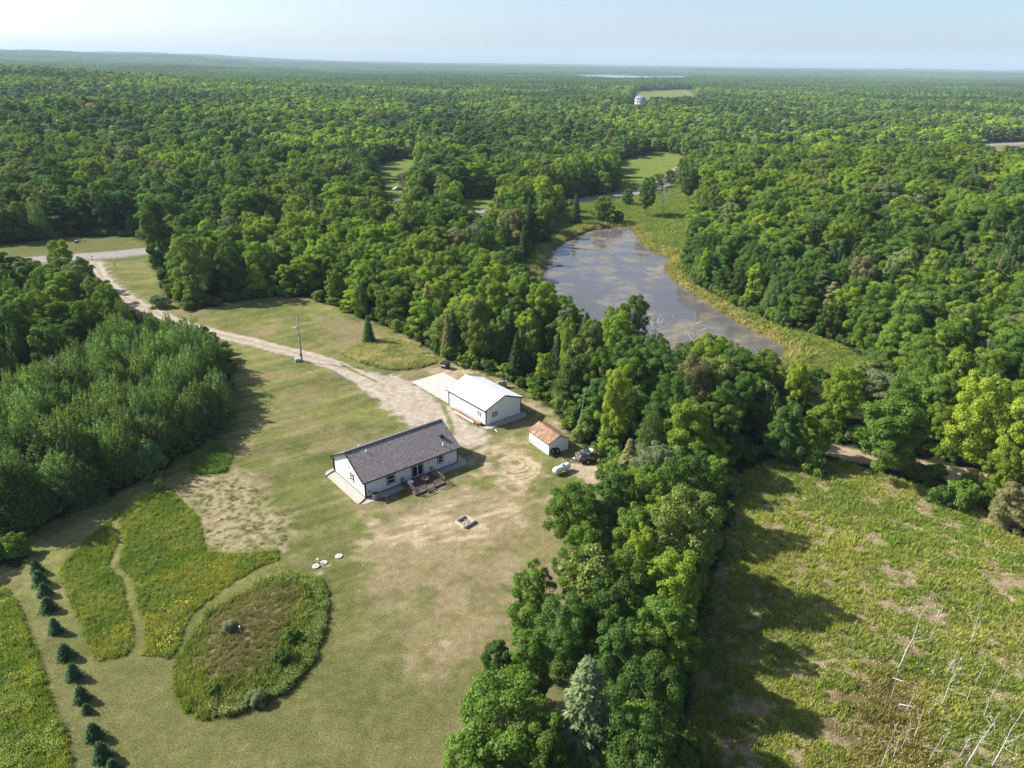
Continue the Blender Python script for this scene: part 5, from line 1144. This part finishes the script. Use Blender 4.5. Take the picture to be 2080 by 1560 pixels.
# fire pit of concrete blocks
pl_, pn_, pr2 = un(928.5, 1063), un(942, 1072), un(961.5, 1061)
e1 = pn_-pl_; e2 = pr2-pn_; fang = math.atan2(e2[1], e2[0]); fc = (pl_+pr2)/2
fp = thing('fire_pit', 'square fire pit of hollow pale concrete blocks in the dry lawn', 'fire pit', (*fc, 0), fang)
BLK = noisy('pinkish concrete block', (.62, .52, .44), (.52, .43, .37), 5, .9)
bk = MB(); bk.box(-.195, .195, -.095, -.065, 0, .2); bk.box(-.195, .195, .065, .095, 0, .2)
for a in (-.195, -.0175, .16): bk.box(a, a+.035, -.065, .065, 0, .2)
bme = None
hs = .86
def block(a, b, r_, z):
    global bme
    if bme is None: o = bk.build('block', BLK, fp); bme = o.data
    else: o = link('block', bme, fp)
    o.location = (a, b, z); o.rotation_euler = (0, 0, r_)
for z in (0, .202):
    for k in range(4):
        s = -hs+.10+k*.405+(.0 if z == 0 else .0)
        block(s+.10, -hs, 0, z); block(-hs+.0+(1.72-(s+hs+.10))-0.0, hs, 0, z)
        block(hs, s+.10, math.pi/2, z); block(-hs, (1.72-(s+hs+.10))-hs, math.pi/2, z)
obj('ash_bed', [(-.74, -.74, .03), (.74, -.74, .03), (.74, .74, .05), (-.74, .74, .02)], [(0, 1, 2, 3)], noisy('ash', (.06, .05, .045), (.42, .39, .36), 3.5, .95), fp)
for k, (a, b, r_) in enumerate(((.2, -.2, .4), (-.1, -.35, 1.2), (.35, .15, 2.2))):
    o = MB().tube([(-.3, 0, .12), (.3, 0, .16)], .055, 7).build('charred_log', [DEADW, GREYW, DEADW][k]); o.location = (fc[0]+a*math.cos(fang)-b*math.sin(fang), fc[1]+a*math.sin(fang)+b*math.cos(fang), 0); o.rotation_euler = (0, 0, r_+fang); tag(o, ['pale ash-covered log in the fire pit, nearest the right corner', 'grey charred log near the front wall of the fire pit', 'pale log end deep in the fire pit'][k], 'log')
# septic covers
for k, (a, b, lb) in enumerate(((642, 1151, 'round concrete lid in the lawn, left one beside the white pipe'), (658, 1144, 'round concrete lid in the lawn, right of the white pipe'), (688.5, 1130.5, 'round concrete lid in the lawn standing apart on the right'))):
    t = thing('septic_lid', lb, 'lid', (*un(a, b), 0), random.random(), 'concrete lids in the lawn')
    MB().lathe([(.44, -.1), (.44, .10), (.40, .14), (.05, .15)], 20).build('cover', CONC, t); MB().bar((-.12, 0, .17), (.12, 0, .17), .03).bar((-.12, 0, .14), (-.12, 0, .18), .03).bar((.12, 0, .14), (.12, 0, .18), .03).build('handle', STEEL, t)
tag(MB().lathe([(.085, -.1), (.085, .55), (.11, .56), (.11, .68), (.02, .69)], 12, (*un(646, 1145), 0)).build('vent_pipe', PVC, None, True), 'white capped vent pipe standing between two concrete lids', 'pipe')
q = un(491, 1297); tag(MB().lathe([(.06, -.1), (.06, .75), (.08, .76), (.08, .85)], 10, (*q, tz(*q))).build('inspection_pipe', PVC, None, True), 'thin white pipe sticking out of the brown middle of the mound', 'pipe')
for cx, cy, Rr_, tn, lb in ((465, 1275, .75, 'grey', 'grey-leaved bush on the brown top of the mound'), (520, 1412, .9, 'grey', 'grey-leaved bush on the lower rim of the mound'), (622, 1205, .55, 'pale', 'pale bush on the upper right rim of the mound'), (575, 1330, .9, 'dark', 'dark green bush on the right slope of the mound'), (592, 1290, .8, 'mid', 'leafy bush above the dark one on the right slope of the mound'), (430, 1395, .6, 'mid', 'small bush at the lower left rim of the mound')):
    x, y = un(cx, cy, 1.0); make_tree('shrub', x, y, Rr_*1.25, Rr_, tn, lb, None, None, None, 'bush')

# ------------------------------------------------------------------ poles, posts and cabinets
pb = un(614, 735)
def pole(b, H, label, lamp=True, r=.15):
    t = thing('utility_pole', label, 'pole', (*b, tz(*b)), 0)
    MB().tube([(0, 0, -.3), (0, 0, H*.5), (0, 0, H)], [r, r*.82, r*.62], 10).build('shaft', GREYW, t, True)
    if lamp:
        MB().tube([(-.1, 0, H*.70), (-.3, -.05, H*.735), (-.45, -.08, H*.74)], .03, 6).build('lamp_arm', STEEL, t)
        l = MB().add([(-.95,-.2,H*.72),(-.4,-.2,H*.735),(-.4,.04,H*.735),(-.95,.04,H*.72),(-.9,-.16,H*.745),(-.45,-.16,H*.76),(-.45,.0,H*.76),(-.9,.0,H*.745)], [(3,2,1,0),(4,5,6,7),(0,1,5,4),(1,2,6,5),(2,3,7,6),(3,0,4,7)]); l.build('lamp_head', PVC, t)
        MB().tube([(-.19, 0, 0), (-.17, 0, H*.58)], .04, 6).build('conduit', PVC, t); MB().box(-.34, -.14, -.09, .09, H*.575, H*.615).build('weatherhead', STEEL, t)
        MB().box(-.32, -.15, -.16, .16, 1.2, 1.75).build('meter_box', STEEL, t)
    else: MB().bar((-1.0, 0, H-.7), (1.0, 0, H-.7), .1).build('crossarm', GREYW, t)
    return t
pole(pb, 9.4, 'tall grey wooden pole with a lamp arm between lawn and driveway')
t = thing('transformer_cabinet', 'pale grey-green cabinet at the foot of the lamp pole', 'cabinet', (pb[0]-.95, pb[1]+.15, 0), .5)
MB().add([(-.5,-.4,-.05),(.5,-.4,-.05),(.5,.4,-.05),(-.5,.4,-.05),(-.5,-.4,.62),(.5,-.4,.62),(.5,.4,.78),(-.5,.4,.78)], [(3,2,1,0),(4,5,6,7),(0,1,5,4),(1,2,6,5),(2,3,7,6),(3,0,4,7)]).build('casing', GREENB, t)
MB().box(-.46, -.01, -.43, -.40, .05, .56).build('door', GREENB, t); MB().box(.01, .46, -.43, -.40, .05, .56).build('door', GREENB, t)
pole(un(819, 412), 15, 'tall slender pole in the clearing left of the spruce clump', False, .16); pole(un(897, 408), 8, 'short pole with crossarm in the far trees behind the clearing', False, .13)
for k, (a, b, lb) in enumerate(((162, 494.5, 'pale green marker post on the verge, left one'), (174.5, 492.5, 'pale green marker post on the verge, right one'))):
    t = thing('marker_post', lb, 'post', (*un(a, b), tz(*un(a, b))), 0, 'marker posts on the verge')
    MB().lathe([(.10, -.1), (.10, 1.15), (.02, 1.2)], 10).build('shaft', mat('pale green plastic post', (.30, .48, .38), .5), t, True); MB().lathe([(.11, 1.2), (.11, 1.45), (.02, 1.5)], 10).build('cap', mat('tan post cap', (.55, .42, .33), .5), t, True)
t = thing('telephone_pedestal', 'dark green utility pedestal beside the marker posts', 'pedestal', (*un(156, 494.5), tz(*un(156, 494.5))), .2)
MB().box(-.35, .35, -.3, .3, -.05, .7).build('casing', mat('dark green enamel', (.03, .10, .06), .5), t); MB().add([(-.38,-.33,.7),(.38,-.33,.7),(.38,.33,.7),(-.38,.33,.7),(-.3,-.2,.85),(.3,-.2,.85),(.3,.2,.85),(-.3,.2,.85)], [(4,5,6,7),(0,1,5,4),(1,2,6,5),(2,3,7,6),(3,0,4,7)]).build('lid', mat('pale lid', (.5, .6, .55), .5), t)
q = un(188.5, 530.5); t = thing('mailbox', 'dark mailbox on a post at the driveway mouth', 'mailbox', (*q, tz(*q)), .3)
MB().box(-.06, .06, -.06, .06, -.1, 1.25).build('post', GREYW, t); MB().box(-.13, .13, -.26, .26, 1.25, 1.40).tube([(0, -.26, 1.40), (0, .26, 1.40)], .13, 12).build('box', mat('dark blue-grey paint', (.06, .065, .08), .5), t); MB().box(.13, .15, -.1, 0, 1.38, 1.6).build('flag', mat('red flag', (.5, .05, .04), .5), t)
q = un(233.5, 540.5); t = thing('marker_post', 'short dark post with white strip in the grass by the road', 'post', (*q, tz(*q)), 0)
MB().lathe([(.07, -.1), (.07, 1.0), (.02, 1.02)], 8).build('shaft', BARK, t); MB().box(-.17, -.08, -.04, .04, .05, .75).build('strip', PVC, t)
q = un(1130, 541, -1.0); tag(MB().tube([(q[0]-2.2, q[1]-.6, -1.0), (q[0], q[1], -.92), (q[0]+2.0, q[1]+.5, -.75)], [.22, .2, .12], 8).tube([(q[0]+.3, q[1], -.9), (q[0]+.9, q[1]+1.1, -.3)], [.1, .04], 6).build('fallen_log', BARK, None, True), 'dark log floating at the left shore of the pond', 'log')

# ------------------------------------------------------------------ far things
def car(x, y, rz, label, col):
    t = thing('parked_car', label, 'car', (x, y, tz(x, y)), rz, 'cars parked in the clearing')
    prof = [(-2.2, .35), (-2.25, .75), (-2.0, .95), (-1.4, 1.0), (-.75, 1.42), (.65, 1.42), (1.3, 1.0), (2.1, .9), (2.25, .6), (2.2, .35)]
    V = [(a, -.86 if z < 1.1 else -.68, z) for a, z in prof]+[(a, .86 if z < 1.1 else .68, z) for a, z in prof]; n = len(prof)
    obj('body', V, [tuple(range(n))[::-1], tuple(range(n, 2*n))]+[(k, (k+1) % n, (k+1) % n+n, k+n) for k in range(n)], mat('car paint', col, .3, .5), t)
    for s in (-1, 1): obj('window', [(-1.2, s*.83, 1.05), (1.15, s*.83, 1.05), (.6, s*.71, 1.36), (-.72, s*.71, 1.36)], [(0, 1, 2, 3)], GLASS, t)
    for a in (-1.35, 1.4):
        for s in (-.8, .8): MB().lathe([(.31, -.1), (.31, .1)], 14, (0, 0, 0), 'x').build('wheel', RUBBER, t).matrix_local = Matrix.Translation((a, s, .31)) @ Matrix.Rotation(math.pi/2, 4, 'Z')
q = un(832, 388); car(q[0], q[1], .5, 'white car parked in the clearing right of the slender pole', (.78, .78, .8)); q = un(815, 388); car(q[0]-2, q[1]+1, .9, 'silver car half hidden left of the slender pole', (.45, .46, .48))
q = un(818, 424); t = thing('outbuilding', 'low grey-roofed reddish outbuilding by the road behind the trees', 'outbuilding', (*q, tz(*q)), -.25)
gable(MB(), -4, 4, -2, 2, -.2, 2.2, 3.1).build('wall', noisy('reddish boards', (.30, .13, .10), (.38, .2, .15), 2), t); roof_slabs(MB(), -4.3, 4.3, -2.3, 2.3, 2.2, 3.3, .1).build('roof', STEEL, t)
wz = tz(*WB)
t = thing('mansion', 'far-off tall white octagonal house with mansard roof and dormers', 'house', (WB[0], WB[1], wz-3.5), R_(12))
def octa(mb, R1, z0, R2, z1, n=8):
    b = len(mb.V)
    for r_, z in ((R1, z0), (R2, z1)):
        for k in range(n): a = 2*math.pi*(k+.5)/n; mb.V.append((r_*math.cos(a), r_*math.sin(a), z))
    for k in range(n): mb.F.append((b+k, b+(k+1) % n, b+n+(k+1) % n, b+n+k))
    mb.F.append(tuple(range(b+n, b+2*n))); return mb
octa(MB(), 8.2, -1, 8.2, 13.5).build('wall', noisy('white stucco', (.80, .79, .78), (.74, .73, .72), .5), t)
rf2 = octa(octa(MB(), 8.7, 13.5, 6.6, 17.2), 6.6, 17.2, 2.0, 18.6).build('roof', noisy('grey slate', (.20, .23, .25), (.28, .31, .33), .8), t)
ap = 8.6*math.cos(math.pi/8)
for k in range(8):
    a = 2*math.pi*k/8
    for s in (-1.7, 1.7):
        for z in (2.0, 6.2, 10.2):
            w_ = MB().box(-.06, .10, s-.6, s+.6, z, z+2.0).build('window', FRAME, t); w_.location = (ap*math.cos(a), ap*math.sin(a), 0); w_.rotation_euler = (0, 0, a)
            MB().box(.09, .12, s-.5, s+.5, z+.1, z+1.9).build('pane', GLASS, w_)
    dmr = MB(); dmr.box(-2.0, -.1, -.9, .9, 13.6, 16.0); dmr.add([(-.1,-1.0,16.0),(-.1,1.0,16.0),(-.1,0,16.7),(-2.2,-1.0,16.0),(-2.2,1.0,16.0),(-2.2,0,16.7)], [(0,1,2),(5,4,3),(0,2,5,3),(1,4,5,2)])
    d_ = dmr.build('dormer', WHITE, t); d_.location = (ap*math.cos(a), ap*math.sin(a), 0); d_.rotation_euler = (0, 0, a); MB().box(-.11, -.07, -.5, .5, 14.1, 15.7).build('pane', GLASS, d_)
def far_house(px_, py_, s, lb, rz=0.3):
    q = un(px_, py_); t = thing('farmhouse', lb, 'house', (*q, tz(*q)+2), rz); gable(MB(), -5*s, 5*s, -4*s, 4*s, -6, 5*s, 8*s).build('wall', WHITE, t); roof_slabs(MB(), -5.4*s, 5.4*s, -4.5*s, 4.5*s, 4.8*s, 8.4*s, .3).build('roof', STEEL, t)
    w_ = MB()
    for k in (-3, 0, 3): w_.box((k-.6)*s, (k+.6)*s, -4.04*s, -3.98*s, 1.5*s, 3.2*s)
    w_.build('window', GLASS, t)
far_house(1256, 180, 1.5, 'tiny white farmhouse left of the pale far field'); far_house(1964, 205, 1.3, 'tiny white farmhouse above the wood near the right edge', .8); far_house(1440, 209, .9, 'tiny pale farmhouse right of the far fields', .1)
for k, (px_, top) in enumerate(((1086, 121), (1179, 121))):
    d_ = fw+rt*(px_-1040)/F-up*(top-780)/F; s = 6200/d_[1]; x, y, z = d_[0]*s, 6200, HC+d_[2]*s; g0 = tz(x, y); t = thing('radio_mast', ['thin lattice mast on the horizon above the lake, left one', 'thin lattice mast on the horizon above the lake, right one'][k], 'mast', (x, y, g0), 0, 'masts on the horizon')
    mb = MB(); H_ = z-g0; c3 = [(1.5*math.cos(a), 1.5*math.sin(a)) for a in (0, 2.094, 4.189)]
    for a, b in c3: mb.bar((a, b, 0), (a*.6, b*.6, H_), .5)
    for j in range(int(H_/6)):
        for i in range(3): a, b = c3[i], c3[(i+1) % 3]; mb.bar((a[0], a[1], j*6), (b[0], b[1], j*6+6), .25)
    mb.build('lattice', STEEL, t)
    MB().box(-2.2, 2.2, -.6, .6, H_-5, H_-2).build('antenna', STEEL, t)

# ------------------------------------------------------------------ the air
hz = MB().box(-12000, 12000, -900, 14000, -6, 260).build('haze', None, None, False, 'stuff')
hm = D.materials.new('haze'); hm.use_nodes = True; hn = hm.node_tree; hn.nodes.clear()
pv = hn.nodes.new('ShaderNodeVolumePrincipled'); pv.inputs['Color'].default_value = (.62, .80, 1.0, 1); pv.inputs['Density'].default_value = HAZE; pv.inputs['Anisotropy'].default_value = 0.0
ho = hn.nodes.new('ShaderNodeOutputMaterial'); hn.links.new(pv.outputs[0], ho.inputs['Volume']); hz.data.materials.append(hm)
